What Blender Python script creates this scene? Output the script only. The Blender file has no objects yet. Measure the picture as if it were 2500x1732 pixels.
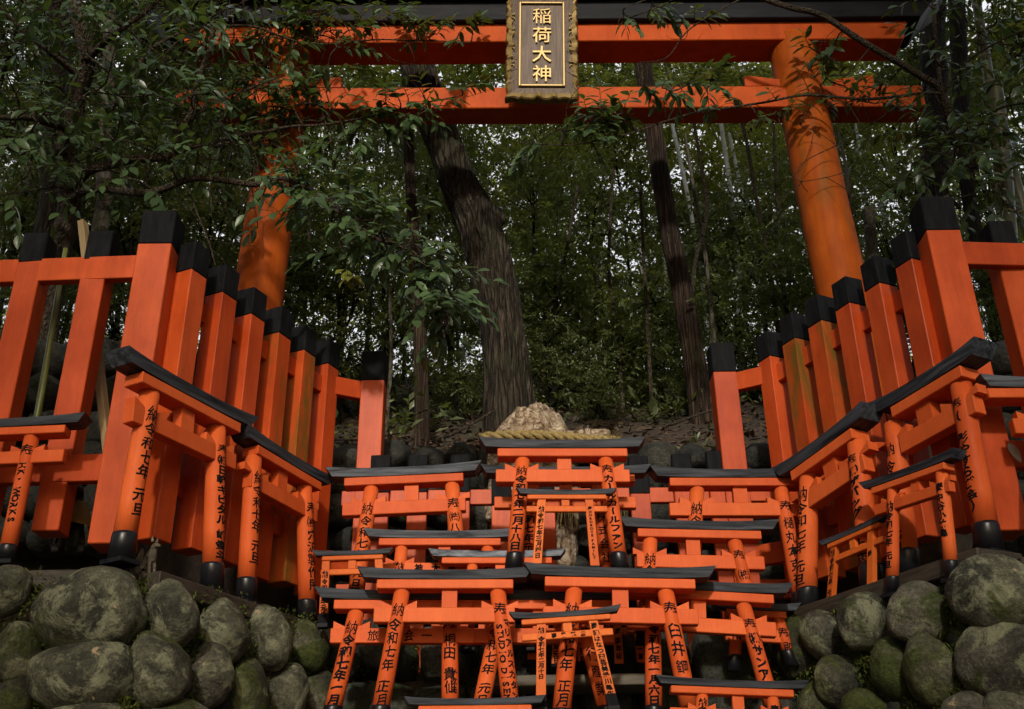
import bpy, bmesh, math, random
import numpy as np
from mathutils import Vector, Matrix, noise as mnoise

R_ = math.radians
scene = bpy.context.scene
COL = scene.collection

# ------------------------------------------------------------------ camera, sky, sun, exposure
CAM_Z = 1.5
PITCH, ROLL = R_(26.3), R_(0.65)
FPX = 2603.0                                   # focal length in pixels of a 2500 px wide frame
_r = Vector((1, 0, 0)); _f = Vector((0, math.cos(PITCH), math.sin(PITCH))); _u = Vector((0, -math.sin(PITCH), math.cos(PITCH)))
CR = _r * math.cos(ROLL) - _u * math.sin(ROLL)
CU = _u * math.cos(ROLL) + _r * math.sin(ROLL)
CAM = Vector((0, 0, CAM_Z))
cd = bpy.data.cameras.new('camera'); cam = bpy.data.objects.new('camera', cd); COL.objects.link(cam)
cd.sensor_width = 36; cd.lens = FPX / 2500 * 36; cd.clip_end = 3000; cd.clip_start = 0.05
mw = Matrix((CR, CU, -_f)).transposed().to_4x4(); mw.translation = CAM
cam.matrix_world = mw
scene.camera = cam

SUN_EL, SUN_AZ = R_(25), R_(-4)                # sun behind the camera, a little to its left
world = bpy.data.worlds.new('World'); scene.world = world; world.use_nodes = True
wn = world.node_tree
sky = wn.nodes.new('ShaderNodeTexSky'); sky.sky_type = 'NISHITA'; sky.sun_disc = False
sky.sun_elevation = SUN_EL; sky.sun_rotation = R_(180) + SUN_AZ
sky.air_density = 1.2; sky.dust_density = 6.0; sky.ozone_density = 1.0
tc_ = wn.nodes.new('ShaderNodeTexCoord'); cn = wn.nodes.new('ShaderNodeTexNoise'); cn.inputs['Scale'].default_value = 2.2; cn.inputs['Detail'].default_value = 7
wn.links.new(tc_.outputs['Generated'], cn.inputs['Vector'])
sx = wn.nodes.new('ShaderNodeSeparateXYZ'); wn.links.new(tc_.outputs['Generated'], sx.inputs[0])
am = wn.nodes.new('ShaderNodeMath'); am.operation = 'MULTIPLY_ADD'; wn.links.new(sx.outputs['Y'], am.inputs[0]); am.inputs[1].default_value = 0.55; wn.links.new(cn.outputs['Fac'], am.inputs[2])
cr = wn.nodes.new('ShaderNodeMapRange'); cr.inputs['From Min'].default_value = 0.50; cr.inputs['From Max'].default_value = 0.80; wn.links.new(am.outputs[0], cr.inputs['Value'])
cm = wn.nodes.new('ShaderNodeMix'); cm.data_type = 'RGBA'; cm.inputs[7].default_value = (9.2, 9.4, 9.8, 1)   # white clouds over the hill
wn.links.new(cr.outputs[0], cm.inputs[0]); wn.links.new(sky.outputs[0], cm.inputs[6])
wn.links.new(cm.outputs[2], wn.nodes['Background'].inputs[0])
wn.nodes['Background'].inputs[1].default_value = 0.10
sd = bpy.data.lights.new('sun', 'SUN'); sun = bpy.data.objects.new('sun', sd); COL.objects.link(sun)
sd.energy = 2.75; sd.angle = R_(2.8); sd.color = (1.0, 0.93, 0.84)
sdir = Vector((math.sin(SUN_AZ) * math.cos(SUN_EL), -math.cos(SUN_AZ) * math.cos(SUN_EL), math.sin(SUN_EL)))
sun.rotation_euler = sdir.to_track_quat('Z', 'Y').to_euler(); sun.location = sdir * 60
vs = scene.view_settings
vs.view_transform = 'Standard'; vs.look = 'None'; vs.exposure = 0.0; vs.gamma = 1.0; vs.use_curve_mapping = False
scene.cycles.max_bounces = 8; scene.cycles.transparent_max_bounces = 8

# ------------------------------------------------------------------ helpers
def ray(u, v):                                  # u, v: pixels of the 2304 px wide view of the photograph
    u *= 1.08507; v *= 1.08507
    d = _f + CR * ((u - 1250) / FPX) + CU * ((866 - v) / FPX)
    return d
def at(u, v, Y):
    d = ray(u, v); return CAM + d * (Y / d.y)
def hit(u, v, p, n):
    d = ray(u, v); return CAM + d * ((p - CAM).dot(n) / d.dot(n))
def px(n, p):                                   # size in metres of n view pixels at the point p
    return n * 1.08507 / FPX * (p - CAM).dot(_f)

def link(name, me, mat=None, parent=None, smooth=False):
    o = bpy.data.objects.new(name, me); COL.objects.link(o)
    if mat is not None:
        for m in (mat if isinstance(mat, (list, tuple)) else [mat]): me.materials.append(m)
    if parent is not None: o.parent = parent
    if smooth: me.polygons.foreach_set('use_smooth', [True] * len(me.polygons))
    return o
def tag(o, label, cat, group=None, kind=None):
    if label: o['label'] = label
    if cat: o['category'] = cat
    if group: o['group'] = group
    if kind: o['kind'] = kind
    return o
def empty(name, loc=(0, 0, 0), rot=None):
    o = bpy.data.objects.new(name, None); COL.objects.link(o); o.empty_display_size = 0.1
    o.matrix_world = Matrix.Translation(loc) @ (rot.to_4x4() if rot is not None else Matrix.Identity(4))
    return o
def bm_obj(name, bm, mat, parent=None, smooth=False):
    me = bpy.data.meshes.new(name)
    bmesh.ops.recalc_face_normals(bm, faces=bm.faces)
    bm.to_mesh(me); bm.free()
    return link(name, me, mat, parent, smooth)
def add_box(bm, c, s, M=None, bev=0.0):
    r = bmesh.ops.create_cube(bm, size=1.0); vsx = r['verts']
    for v in vsx:
        v.co = Vector((v.co.x * s[0], v.co.y * s[1], v.co.z * s[2])) + Vector(c)
    if bev > 0:
        es = list({e for v in vsx for e in v.link_edges})
        rr = bmesh.ops.bevel(bm, geom=es, offset=bev, segments=1, affect='EDGES', profile=0.5)
        vsx = list({v for f in rr['faces'] for v in f.verts} | {v for v in vsx if v.is_valid})
    if M is not None:
        for v in vsx: v.co = M @ v.co
    return vsx
def add_prism(bm, pts, y0, y1, M=None):          # polygon in local X-Z extruded along Y
    a = [bm.verts.new((p[0], y0, p[1])) for p in pts]; b = [bm.verts.new((p[0], y1, p[1])) for p in pts]
    n = len(pts)
    bm.faces.new(a); bm.faces.new(b[::-1])
    for i in range(n): bm.faces.new((a[i], b[i], b[(i + 1) % n], a[(i + 1) % n]))
    if M is not None:
        for v in a + b: v.co = M @ v.co
def frame_of(d):
    d = d.normalized(); a = Vector((0, 0, 1)) if abs(d.z) < 0.9 else Vector((1, 0, 0))
    x = d.cross(a).normalized(); return x, x.cross(d).normalized()
def tube_arrays(pts, rads, seg=8):
    V, Fc = [], []
    n = len(pts)
    x = None
    for i, p in enumerate(pts):
        d = (pts[min(i + 1, n - 1)] - pts[max(i - 1, 0)])
        if d.length < 1e-9: d = Vector((0, 0, 1))
        d.normalize()
        if x is None: x, y = frame_of(d)
        else:
            x = x - d * x.dot(d)
            x = x.normalized() if x.length > 1e-6 else frame_of(d)[0]
            y = d.cross(x)
        for k in range(seg):
            a = 2 * math.pi * k / seg
            V.append(p + (x * math.cos(a) + y * math.sin(a)) * rads[i])
    for i in range(n - 1):
        for k in range(seg):
            k2 = (k + 1) % seg
            Fc.append((i * seg + k, i * seg + k2, (i + 1) * seg + k2, (i + 1) * seg + k))
    Fc.append(tuple(range(seg))[::-1]); Fc.append(tuple((n - 1) * seg + k for k in range(seg)))
    return V, Fc
class MB:
    def __init__(s): s.V = []; s.F = []
    def add(s, V, Fc):
        b = len(s.V); s.V += [tuple(v) for v in V]; s.F += [tuple(i + b for i in f) for f in Fc]
    def tube(s, pts, rads, seg=8): s.add(*tube_arrays(pts, rads, seg))
    def obj(s, name, mat, parent=None, smooth=True):
        me = bpy.data.meshes.new(name); me.from_pydata(s.V, [], s.F); me.update()
        return link(name, me, mat, parent, smooth)
def smooth_path(pts, n):                         # Catmull-Rom through Vectors (any length)
    out = []; m = len(pts)
    for i in range(m - 1):
        p0, p1, p2, p3 = pts[max(i - 1, 0)], pts[i], pts[i + 1], pts[min(i + 2, m - 1)]
        for k in range(n):
            t = k / n
            out.append(0.5 * ((2 * p1) + (p2 - p0) * t + (2 * p0 - 5 * p1 + 4 * p2 - p3) * t * t + (3 * p1 - p0 - 3 * p2 + p3) * t ** 3))
    out.append(pts[-1]); return out

# ------------------------------------------------------------------ materials
def mat_new(name):
    m = bpy.data.materials.new(name); m.use_nodes = True
    nt = m.node_tree; return m, nt, nt.nodes['Principled BSDF']
def nd(nt, t, **kw):
    n = nt.nodes.new(t)
    for k, v in kw.items():
        if k in n.inputs: n.inputs[k].default_value = v
        else: setattr(n, k, v)
    return n
def noise(nt, scale, detail=4, rough=0.55, vec=None, dist=0.0):
    n = nd(nt, 'ShaderNodeTexNoise', Scale=scale, Detail=detail, Roughness=rough, Distortion=dist)
    if vec is not None: nt.links.new(vec, n.inputs['Vector'])
    return n.outputs['Fac']
def ramp(nt, fac, stops):
    n = nt.nodes.new('ShaderNodeValToRGB'); e = n.color_ramp.elements
    while len(e) < len(stops): e.new(0.5)
    for el, (p, c) in zip(e, stops):
        el.position = p; el.color = (*c, 1) if len(c) == 3 else c
    nt.links.new(fac, n.inputs[0]); return n.outputs[0]
def mix(nt, fac, a, b, mode='MIX'):
    n = nt.nodes.new('ShaderNodeMix'); n.data_type = 'RGBA'; n.blend_type = mode
    for sock, v in ((n.inputs[0], fac), (n.inputs[6], a), (n.inputs[7], b)):
        if hasattr(v, 'links') or hasattr(v, 'is_linked'): nt.links.new(v, sock)
        elif isinstance(v, (int, float)): sock.default_value = v
        else: sock.default_value = (*v, 1)
    return n.outputs[2]
def coords(nt, kind='Object', scale=(1, 1, 1), rnd=False):
    tc = nt.nodes.new('ShaderNodeTexCoord'); mp = nt.nodes.new('ShaderNodeMapping')
    mp.inputs['Scale'].default_value = scale
    nt.links.new(tc.outputs[kind], mp.inputs[0])
    if rnd:
        oi = nt.nodes.new('ShaderNodeObjectInfo'); ml = nt.nodes.new('ShaderNodeVectorMath'); ml.operation = 'SCALE'
        cb = nt.nodes.new('ShaderNodeCombineXYZ')
        for i in range(3): nt.links.new(oi.outputs['Random'], cb.inputs[i])
        nt.links.new(cb.outputs[0], ml.inputs[0]); ml.inputs['Scale'].default_value = 37.0
        nt.links.new(ml.outputs[0], mp.inputs['Location'])
    return mp.outputs[0]
def bump(nt, bsdf, h, strength, dist=0.01):
    b = nd(nt, 'ShaderNodeBump', Strength=strength, Distance=dist)
    nt.links.new(h, b.inputs['Height']); nt.links.new(b.outputs[0], bsdf.inputs['Normal'])

def paint(name, c, c2, stain=None, stain_lo=0.62, rough=0.5, stain_scale=(9, 9, 2.2), chip=0.0, grime=0.18, spec=0.10):
    m, nt, b = mat_new(name)
    v = coords(nt, rnd=True)
    col = ramp(nt, noise(nt, 5, 5, 0.6, v), [(0.3, c2), (0.62, c)])
    v2 = coords(nt, scale=(55, 55, 3.5), rnd=True)
    g = noise(nt, 3, 4, 0.6, v2)
    col = mix(nt, 0.10, col, ramp(nt, g, [(0.35, (0.25, 0.25, 0.25)), (0.65, (1, 1, 1))]), 'MULTIPLY')
    v4 = coords(nt, scale=(7, 7, 0.9), rnd=True)
    col = mix(nt, grime, col, ramp(nt, noise(nt, 1.6, 7, 0.7, v4, 0.4), [(0.36, (0.30, 0.24, 0.20)), (0.60, (1, 1, 1))]), 'MULTIPLY')
    if stain:
        v3 = coords(nt, scale=stain_scale, rnd=True)
        f = ramp(nt, noise(nt, 1.0, 8, 0.72, v3, 0.6), [(stain_lo, (0, 0, 0)), (stain_lo + 0.16, (1, 1, 1))])
        col = mix(nt, f, col, stain)
    if chip:
        f = ramp(nt, noise(nt, 16, 6, 0.7, v), [(0.74 - chip, (0, 0, 0)), (0.76 - chip, (1, 1, 1))])
        col = mix(nt, f, col, (0.30, 0.22, 0.13))
    oi = nt.nodes.new('ShaderNodeObjectInfo')
    col = mix(nt, 1.0, col, ramp(nt, oi.outputs['Random'], [(0.0, (0.84, 0.78, 0.74)), (0.5, (1.0, 1.0, 1.0)), (1.0, (1.03, 1.12, 1.15))]), 'MULTIPLY')
    nt.links.new(col, b.inputs['Base Color'])
    b.inputs['Roughness'].default_value = rough; b.inputs['Specular IOR Level'].default_value = spec
    bump(nt, b, g, 0.12, 0.004)
    return m
VERM = paint('vermilion paint', (0.72, 0.128, 0.030), (0.63, 0.098, 0.022), rough=0.5, grime=0.14)
VERM_FLAT = paint('bright vermilion paint', (0.74, 0.155, 0.026), (0.66, 0.125, 0.02), rough=0.5)
FENCE = paint('fence vermilion paint', (0.63, 0.094, 0.020), (0.50, 0.064, 0.012), stain=(0.32, 0.06, 0.012), stain_lo=0.60, rough=0.42, grime=0.28, chip=0.02, spec=0.16)
FENCE_OLD = paint('weathered fence paint', (0.58, 0.085, 0.016), (0.44, 0.06, 0.011), stain=(0.125, 0.085, 0.013), stain_lo=0.47, rough=0.65, stain_scale=(6, 6, 1.1), grime=0.3)
GATE = paint('old gate paint', (0.47, 0.094, 0.009), (0.37, 0.068, 0.007), stain=(0.20, 0.085, 0.014), stain_lo=0.56, rough=0.6, stain_scale=(3.2, 3.2, 0.9), grime=0.35)
GATE_BEAM = paint('gate beam paint', (0.54, 0.085, 0.010), (0.44, 0.060, 0.007), rough=0.5, grime=0.25)
def black_paint(name, lo, hi, axis=(2, 20, 30), rough=0.5, spec=0.2):
    m, nt, b = mat_new(name); v = coords(nt, scale=axis, rnd=True)
    f = noise(nt, 1.3, 6, 0.62, v, 0.5)
    nt.links.new(ramp(nt, f, [(0.34, lo), (0.72, hi)]), b.inputs['Base Color'])
    b.inputs['Roughness'].default_value = rough; b.inputs['Specular IOR Level'].default_value = spec; bump(nt, b, f, 0.15, 0.003); return m
KASAGI = black_paint('black roof beam paint', (0.008, 0.010, 0.014), (0.085, 0.096, 0.115), axis=(2.5, 30, 45))
def cap_mat():
    m, nt, b = mat_new('worn black cap paint'); v = coords(nt, scale=(22, 22, 5), rnd=True); f = noise(nt, 1.3, 7, 0.7, v, 0.4)
    c = ramp(nt, f, [(0.34, (0.0035, 0.004, 0.005)), (0.70, (0.015, 0.0155, 0.018))])
    g = ramp(nt, noise(nt, 1.0, 8, 0.75, coords(nt, scale=(60, 60, 7), rnd=True), 0.3), [(0.66, (0, 0, 0)), (0.72, (1, 1, 1))])
    nt.links.new(mix(nt, g, c, (0.14, 0.115, 0.075)), b.inputs['Base Color']); b.inputs['Roughness'].default_value = 0.75; b.inputs['Specular IOR Level'].default_value = 0.1
    bump(nt, b, f, 0.5, 0.006); return m
CAP = cap_mat()
SLEEVE = black_paint('glossy black sleeve', (0.005, 0.005, 0.007), (0.012, 0.012, 0.015), rough=0.33, spec=0.4)
CAP0 = black_paint('black cap paint', (0.0035, 0.004, 0.005), (0.013, 0.0135, 0.016), axis=(14, 14, 4), rough=0.7, spec=0.1)
m_, nt_, b_ = mat_new('black ink'); b_.inputs['Base Color'].default_value = (0.008, 0.008, 0.009, 1); b_.inputs['Roughness'].default_value = 0.85; b_.inputs['Specular IOR Level'].default_value = 0.05; INK = m_
m_, nt_, b_ = mat_new('gilding'); b_.inputs['Base Color'].default_value = (0.27, 0.185, 0.065, 1); b_.inputs['Metallic'].default_value = 0.55; b_.inputs['Roughness'].default_value = 0.45
bump(nt_, b_, noise(nt_, 40, 4, 0.6, coords(nt_)), 0.15, 0.003); GOLD = m_

def wood(name, a, bcol, scale=(30, 30, 2), rough=0.7):
    m, nt, b = mat_new(name); v = coords(nt, scale=scale, rnd=True); f = noise(nt, 1.5, 7, 0.65, v, 1.0)
    nt.links.new(ramp(nt, f, [(0.3, a), (0.7, bcol)]), b.inputs['Base Color']); b.inputs['Roughness'].default_value = rough
    bump(nt, b, f, 0.4, 0.005); return m
PLAQUE = wood('plaque wood', (0.085, 0.061, 0.046), (0.20, 0.15, 0.118))
DARKWOOD = wood('dark damp timber', (0.012, 0.010, 0.007), (0.06, 0.045, 0.028), scale=(3, 30, 30))
TANWOOD = wood('pale timber', (0.26, 0.18, 0.085), (0.40, 0.29, 0.15))
SHELFWOOD = wood('weathered shelf timber', (0.05, 0.042, 0.03), (0.15, 0.125, 0.085), scale=(3, 30, 30))
BLACKBOARD = black_paint('black timber', (0.005, 0.0055, 0.007), (0.018, 0.019, 0.023), axis=(3, 20, 20), spec=0.1)

def stone(name, base, dark, moss, moss_lo, lichen=None, spec=0.3):
    m, nt, b = mat_new(name)
    v = coords(nt, rnd=True)
    f1 = noise(nt, 7, 7, 0.68, v); f2 = noise(nt, 55, 5, 0.7, v); f3 = noise(nt, 3.0, 6, 0.68, v, 0.7)
    f0 = noise(nt, 3.6, 6, 0.66, v, 0.5)
    c = ramp(nt, f0, [(0.40, dark), (0.50, tuple((p + q) / 2 for p, q in zip(dark, base))), (0.60, base)])
    c = mix(nt, 0.5, c, ramp(nt, noise(nt, 80, 5, 0.75, v), [(0.42, (0.12, 0.12, 0.10)), (0.56, (1, 1, 1))]), 'MULTIPLY')
    c = mix(nt, 0.5, c, ramp(nt, noise(nt, 26, 6, 0.75, v), [(0.40, (0.32, 0.31, 0.27)), (0.58, (1.15, 1.15, 1.1))]), 'MULTIPLY')
    if lichen:
        f4 = ramp(nt, noise(nt, 7, 9, 0.78, v, 0.5), [(0.51, (0, 0, 0)), (0.59, (0.8, 0.8, 0.8))])
        c = mix(nt, f4, c, mix(nt, 0.45, lichen, c))
    if lichen:
        f5 = ramp(nt, noise(nt, 13, 4, 0.6, v, 0.2), [(0.685, (0, 0, 0)), (0.71, (1, 1, 1))])
        c = mix(nt, f5, c, (0.34, 0.25, 0.15))
    mk = ramp(nt, f3, [(moss_lo, (0, 0, 0)), (moss_lo + 0.08, (1, 1, 1))])
    mc = ramp(nt, noise(nt, 70, 4, 0.7, v), [(0.35, tuple(x * 0.35 for x in moss)), (0.65, moss)])
    c = mix(nt, mk, c, mc)
    nt.links.new(c, b.inputs['Base Color']); b.inputs['Roughness'].default_value = 0.8; b.inputs['Specular IOR Level'].default_value = spec
    ad = nd(nt, 'ShaderNodeMath', operation='ADD'); nt.links.new(f1, ad.inputs[0])
    m2 = nd(nt, 'ShaderNodeMath', operation='MULTIPLY'); nt.links.new(f2, m2.inputs[0]); m2.inputs[1].default_value = 0.35
    nt.links.new(m2.outputs[0], ad.inputs[1])
    bump(nt, b, ad.outputs[0], 0.9, 0.035); return m
STONES = [stone('grey green boulder', (0.135, 0.135, 0.09), (0.036, 0.036, 0.025), (0.07, 0.085, 0.02), 0.55, (0.36, 0.37, 0.23)),
          stone('brown grey boulder', (0.13, 0.12, 0.092), (0.032, 0.030, 0.023), (0.05, 0.062, 0.014), 0.53, (0.33, 0.35, 0.19)),
          stone('mossy boulder', (0.11, 0.105, 0.07), (0.024, 0.024, 0.016), (0.055, 0.07, 0.012), 0.48, (0.28, 0.30, 0.13))]
DSTONE = stone('dark wall stone', (0.075, 0.075, 0.062), (0.026, 0.027, 0.023), (0.03, 0.042, 0.012), 0.58)
BSTONE = stone('block stone', (0.085, 0.085, 0.068), (0.028, 0.03, 0.024), (0.035, 0.05, 0.013), 0.55)

def rock_mat():
    m, nt, b = mat_new('pale veined rock'); v = coords(nt)
    f = noise(nt, 13, 8, 0.68, v, 1.6)
    c = ramp(nt, f, [(0.38, (0.07, 0.045, 0.024)), (0.47, (0.30, 0.205, 0.115)), (0.58, (0.56, 0.47, 0.35))])
    w = nd(nt, 'ShaderNodeTexWave', Scale=5.0, Distortion=14.0, Detail=4.0, wave_type='BANDS'); w.inputs['Detail Scale'].default_value = 1.8
    nt.links.new(v, w.inputs[0])
    c = mix(nt, 0.55, c, ramp(nt, w.outputs['Fac'], [(0.04, (0.25, 0.16, 0.09)), (0.22, (1, 1, 1))]), 'MULTIPLY')
    nt.links.new(c, b.inputs['Base Color']); b.inputs['Roughness'].default_value = 0.75; bump(nt, b, f, 1.0, 0.03); return m
PALEROCK = rock_mat()
def bark(name, a, bcol, sc=(14, 14, 1.6), furrow=0.8):
    m, nt, b = mat_new(name); v = coords(nt, scale=sc); f = noise(nt, 1.6, 7, 0.62, v, 0.8)
    w = nd(nt, 'ShaderNodeVectorMath', operation='MULTIPLY_ADD'); nz = nd(nt, 'ShaderNodeTexNoise', Scale=0.9, Detail=3.0); nt.links.new(v, nz.inputs['Vector'])
    nt.links.new(nz.outputs['Color'], w.inputs[0]); w.inputs[1].default_value = (1.6, 1.6, 1.6); nt.links.new(v, w.inputs[2])
    vo = nd(nt, 'ShaderNodeTexVoronoi', Scale=1.5, feature='DISTANCE_TO_EDGE'); nt.links.new(w.outputs[0], vo.inputs['Vector'])
    c = ramp(nt, f, [(0.34, tuple(x * .5 + y * .5 for x, y in zip(a, bcol))), (0.66, bcol)])
    g = ramp(nt, vo.outputs['Distance'], [(0.02, (0.10, 0.10, 0.10)), (0.26, (1, 1, 1))])
    c = mix(nt, furrow, c, g, 'MULTIPLY')
    mo = ramp(nt, noise(nt, 2.2, 6, 0.7, coords(nt)), [(0.54, (0, 0, 0)), (0.66, (0.6, 0.6, 0.6))])
    c = mix(nt, mo, c, mix(nt, 0.65, c, (0.05, 0.058, 0.024)))
    nt.links.new(c, b.inputs['Base Color']); b.inputs['Roughness'].default_value = 0.85
    b.inputs['Specular IOR Level'].default_value = 0.2
    ad = nd(nt, 'ShaderNodeMath', operation='MULTIPLY_ADD'); nt.links.new(vo.outputs['Distance'], ad.inputs[0]); ad.inputs[1].default_value = 1.6; nt.links.new(f, ad.inputs[2])
    bump(nt, b, ad.outputs[0], 1.0, 0.06); return m
BARK = bark('ridged brown bark', (0.008, 0.0065, 0.005), (0.078, 0.061, 0.042), (15, 15, 1.9))
BARK_CEDAR = bark('cedar bark', (0.012, 0.008, 0.005), (0.110, 0.068, 0.045), (26, 26, 1.2))
BARK_SHADED = bark('shade darkened bark', (0.004, 0.0035, 0.003), (0.022, 0.018, 0.013), (18, 18, 1.4))  # near black: the trunk's shade is put into the bark colour
BARK_GREY = bark('smooth grey bark', (0.05, 0.042, 0.032), (0.12, 0.105, 0.08), (6, 6, 3), 0.15)
TWIG = bark('twig bark', (0.05, 0.036, 0.024), (0.13, 0.098, 0.068), (30, 30, 10), 0.3)
def culm_mat(name, c, ring, sc=3.2):
    m, nt, b = mat_new(name); v = coords(nt)
    f = noise(nt, 4, 4, 0.6, v)
    nt.links.new(mix(nt, f, c, ring), b.inputs['Base Color']); b.inputs['Roughness'].default_value = 0.45; return m
BAMBOO = culm_mat('pale bamboo', (0.34, 0.38, 0.36), (0.50, 0.54, 0.54))
BAMBOO_OLIVE = culm_mat('olive bamboo', (0.05, 0.05, 0.016), (0.095, 0.092, 0.036))
BAMBOO_GREEN = culm_mat('green cane', (0.10, 0.13, 0.025), (0.17, 0.19, 0.05))
def leaf_mat(name, a, bcol, rough=0.32, trans=(0.10, 0.16, 0.015), tfac=0.22, spec=0.5):
    m, nt, b = mat_new(name)
    g = nt.nodes.new('ShaderNodeNewGeometry')
    c = ramp(nt, g.outputs['Random Per Island'], [(0.0, a), (0.7, bcol), (1.0, tuple(min(1, x * 1.5) for x in bcol))])
    nt.links.new(c, b.inputs['Base Color']); b.inputs['Roughness'].default_value = rough; b.inputs['Specular IOR Level'].default_value = spec
    tr = nt.nodes.new('ShaderNodeBsdfTranslucent'); tr.inputs[0].default_value = (*trans, 1)
    ms = nt.nodes.new('ShaderNodeMixShader'); ms.inputs[0].default_value = tfac
    nt.links.new(b.outputs[0], ms.inputs[1]); nt.links.new(tr.outputs[0], ms.inputs[2])
    nt.links.new(ms.outputs[0], nt.nodes['Material Output'].inputs[0]); return m
LEAF_NEAR = leaf_mat('glossy camellia leaf', (0.026, 0.050, 0.018), (0.056, 0.098, 0.036), 0.34, (0.13, 0.20, 0.03), 0.24, 0.5)
LEAF_MID = leaf_mat('understory leaf', (0.054, 0.072, 0.030), (0.13, 0.158, 0.068), 0.36, (0.25, 0.31, 0.04), 0.30)
LEAF_FAR = leaf_mat('canopy leaf', (0.052, 0.066, 0.020), (0.135, 0.155, 0.045), 0.42, (0.46, 0.50, 0.07), 0.45)
LEAF_YELLOW = leaf_mat('yellowing leaf', (0.10, 0.12, 0.02), (0.18, 0.19, 0.035), 0.35, (0.3, 0.3, 0.03), 0.3)
LEAF_DEAD = leaf_mat('dead leaf', (0.018, 0.011, 0.007), (0.105, 0.066, 0.038), 0.6, (0.1, 0.05, 0.02), 0.1, 0.4)
m_, nt_, b_ = mat_new('pale dry leaf'); b_.inputs['Base Color'].default_value = (0.42, 0.46, 0.36, 1); b_.inputs['Roughness'].default_value = 0.7; LEAF_PALE = m_
def straw_mat():
    m, nt, b = mat_new('straw'); v = coords(nt, scale=(10, 10, 10)); f = noise(nt, 6, 6, 0.7, v)
    nt.links.new(ramp(nt, f, [(0.3, (0.10, 0.066, 0.015)), (0.68, (0.38, 0.275, 0.095))]), b.inputs['Base Color']); b.inputs['Roughness'].default_value = 0.7
    bump(nt, b, f, 0.6, 0.006); return m
STRAW = straw_mat()
def soil_mat():
    m, nt, b = mat_new('leaf mould soil'); v = coords(nt); f = noise(nt, 9, 8, 0.7, v); f2 = noise(nt, 0.8, 5, 0.6, v)
    c = ramp(nt, f, [(0.3, (0.012, 0.009, 0.006)), (0.7, (0.075, 0.05, 0.03))])
    c = mix(nt, ramp(nt, f2, [(0.45, (0, 0, 0)), (0.65, (1, 1, 1))]), c, mix(nt, 0.5, c, (0.025, 0.03, 0.012)))
    nt.links.new(c, b.inputs['Base Color']); b.inputs['Roughness'].default_value = 0.95; bump(nt, b, f, 1.0, 0.04); return m
SOIL = soil_mat()

# ------------------------------------------------------------------ ground and hillside
rng = np.random.default_rng(7); random.seed(7)
def hill_h(x, y):
    t = max(0.0, y - 6.1)
    z = 3.74 + 0.56 * min(t, 7.4) + 0.06 * max(0, t - 7.4)
    z += 0.10 * mnoise.noise(Vector((x * 0.8, y * 0.8, 3.1))) + 0.035 * mnoise.noise(Vector((x * 3, y * 3, 9.1)))
    return z
def hill_y0(x):                                   # where the hill starts behind the retaining walls
    ax = abs(x)
    return 6.1 if ax < 1.75 else max(5.35, 6.1 - 2.5 * (ax - 1.75))
def make_hill():
    xs = np.concatenate([np.linspace(-60, -8, 14), np.linspace(-7.6, 7.6, 96), np.linspace(8, 60, 14)])
    ts = np.concatenate([np.linspace(0, 9, 70), np.linspace(9.5, 14, 10), np.linspace(16, 90, 14)])
    V, Fc = [], []
    for t in ts:
        for x in xs:
            y = hill_y0(x) + t; V.append((x, y, hill_h(x, max(y, 6.1))))
    n = len(xs)
    for i in range(len(ts) - 1):
        for k in range(n - 1): Fc.append((i * n + k, i * n + k + 1, (i + 1) * n + k + 1, (i + 1) * n + k))
    # skirt: earth face under the hill's front edge
    b = len(V)
    for x in xs: V.append((x, hill_y0(x) + 0.02, 0.0))
    for k in range(n - 1): Fc.append((k + 1, k, b + k, b + k + 1))
    me = bpy.data.meshes.new('hillside'); me.from_pydata(V, [], Fc); me.update()
    o = link('hillside', me, SOIL, smooth=True); tag(o, None, None, kind='structure')
make_hill()
me = bpy.data.meshes.new('ground'); me.from_pydata([(-300, -300, 0), (300, -300, 0), (300, 300, 0), (-300, 300, 0)], [], [(0, 1, 2, 3)])
tag(link('ground', me, SOIL), None, None, kind='structure')

# ------------------------------------------------------------------ lines of the two side fences
FL_P, FL_D = Vector((-1.559, 4.469, 0)), Vector((0.411, 0.912, 0)).normalized()
FR_P, FR_D = Vector((1.948, 4.462, 0)), Vector((-0.421, 0.907, 0)).normalized()
FL_N = Vector((FL_D.y, -FL_D.x, 0)); FR_N = Vector((-FR_D.y, FR_D.x, 0))       # towards the inside
if FL_N.x < 0: FL_N = -FL_N
if FR_N.x > 0: FR_N = -FR_N
ZB, ZT = 2.84, 4.31

def picket(parent, p, ang, w, zb, zt, cap_h, mat, name='picket', d=None):
    d = d or w
    M = Matrix.Translation((p.x, p.y, 0)) @ Matrix.Rotation(ang, 4, 'Z')
    bm = bmesh.new(); add_box(bm, (0, 0, (zb + zt - cap_h) / 2), (w, d, zt - cap_h - zb), M, 0.004)
    o = bm_obj(name, bm, mat, parent)
    bm = bmesh.new(); vv = add_box(bm, (0, 0, zt - cap_h / 2), (w + 0.002, d + 0.002, cap_h), None, 0.005)
    for v in bm.verts:                                   # weathered, slightly sloping end grain
        if v.co.z > zt - cap_h * 0.3: v.co.z += 0.006 * mnoise.noise(Vector((v.co.x * 40, v.co.y * 40, p.x * 9)))
    for v in bm.verts: v.co = M @ v.co
    c = bm_obj('cap', bm, CAP, o)
    return o
def rail(parent, a, b, z, h, t, mat):
    d = b - a; ang = math.atan2(d.y, d.x); c = (a + b) / 2
    M = Matrix.Translation((c.x, c.y, z)) @ Matrix.Rotation(ang, 4, 'Z')
    bm = bmesh.new(); add_box(bm, (0, 0, 0), (d.length, t, h), M, 0.003)
    return bm_obj('rail', bm, mat, parent)

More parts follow.
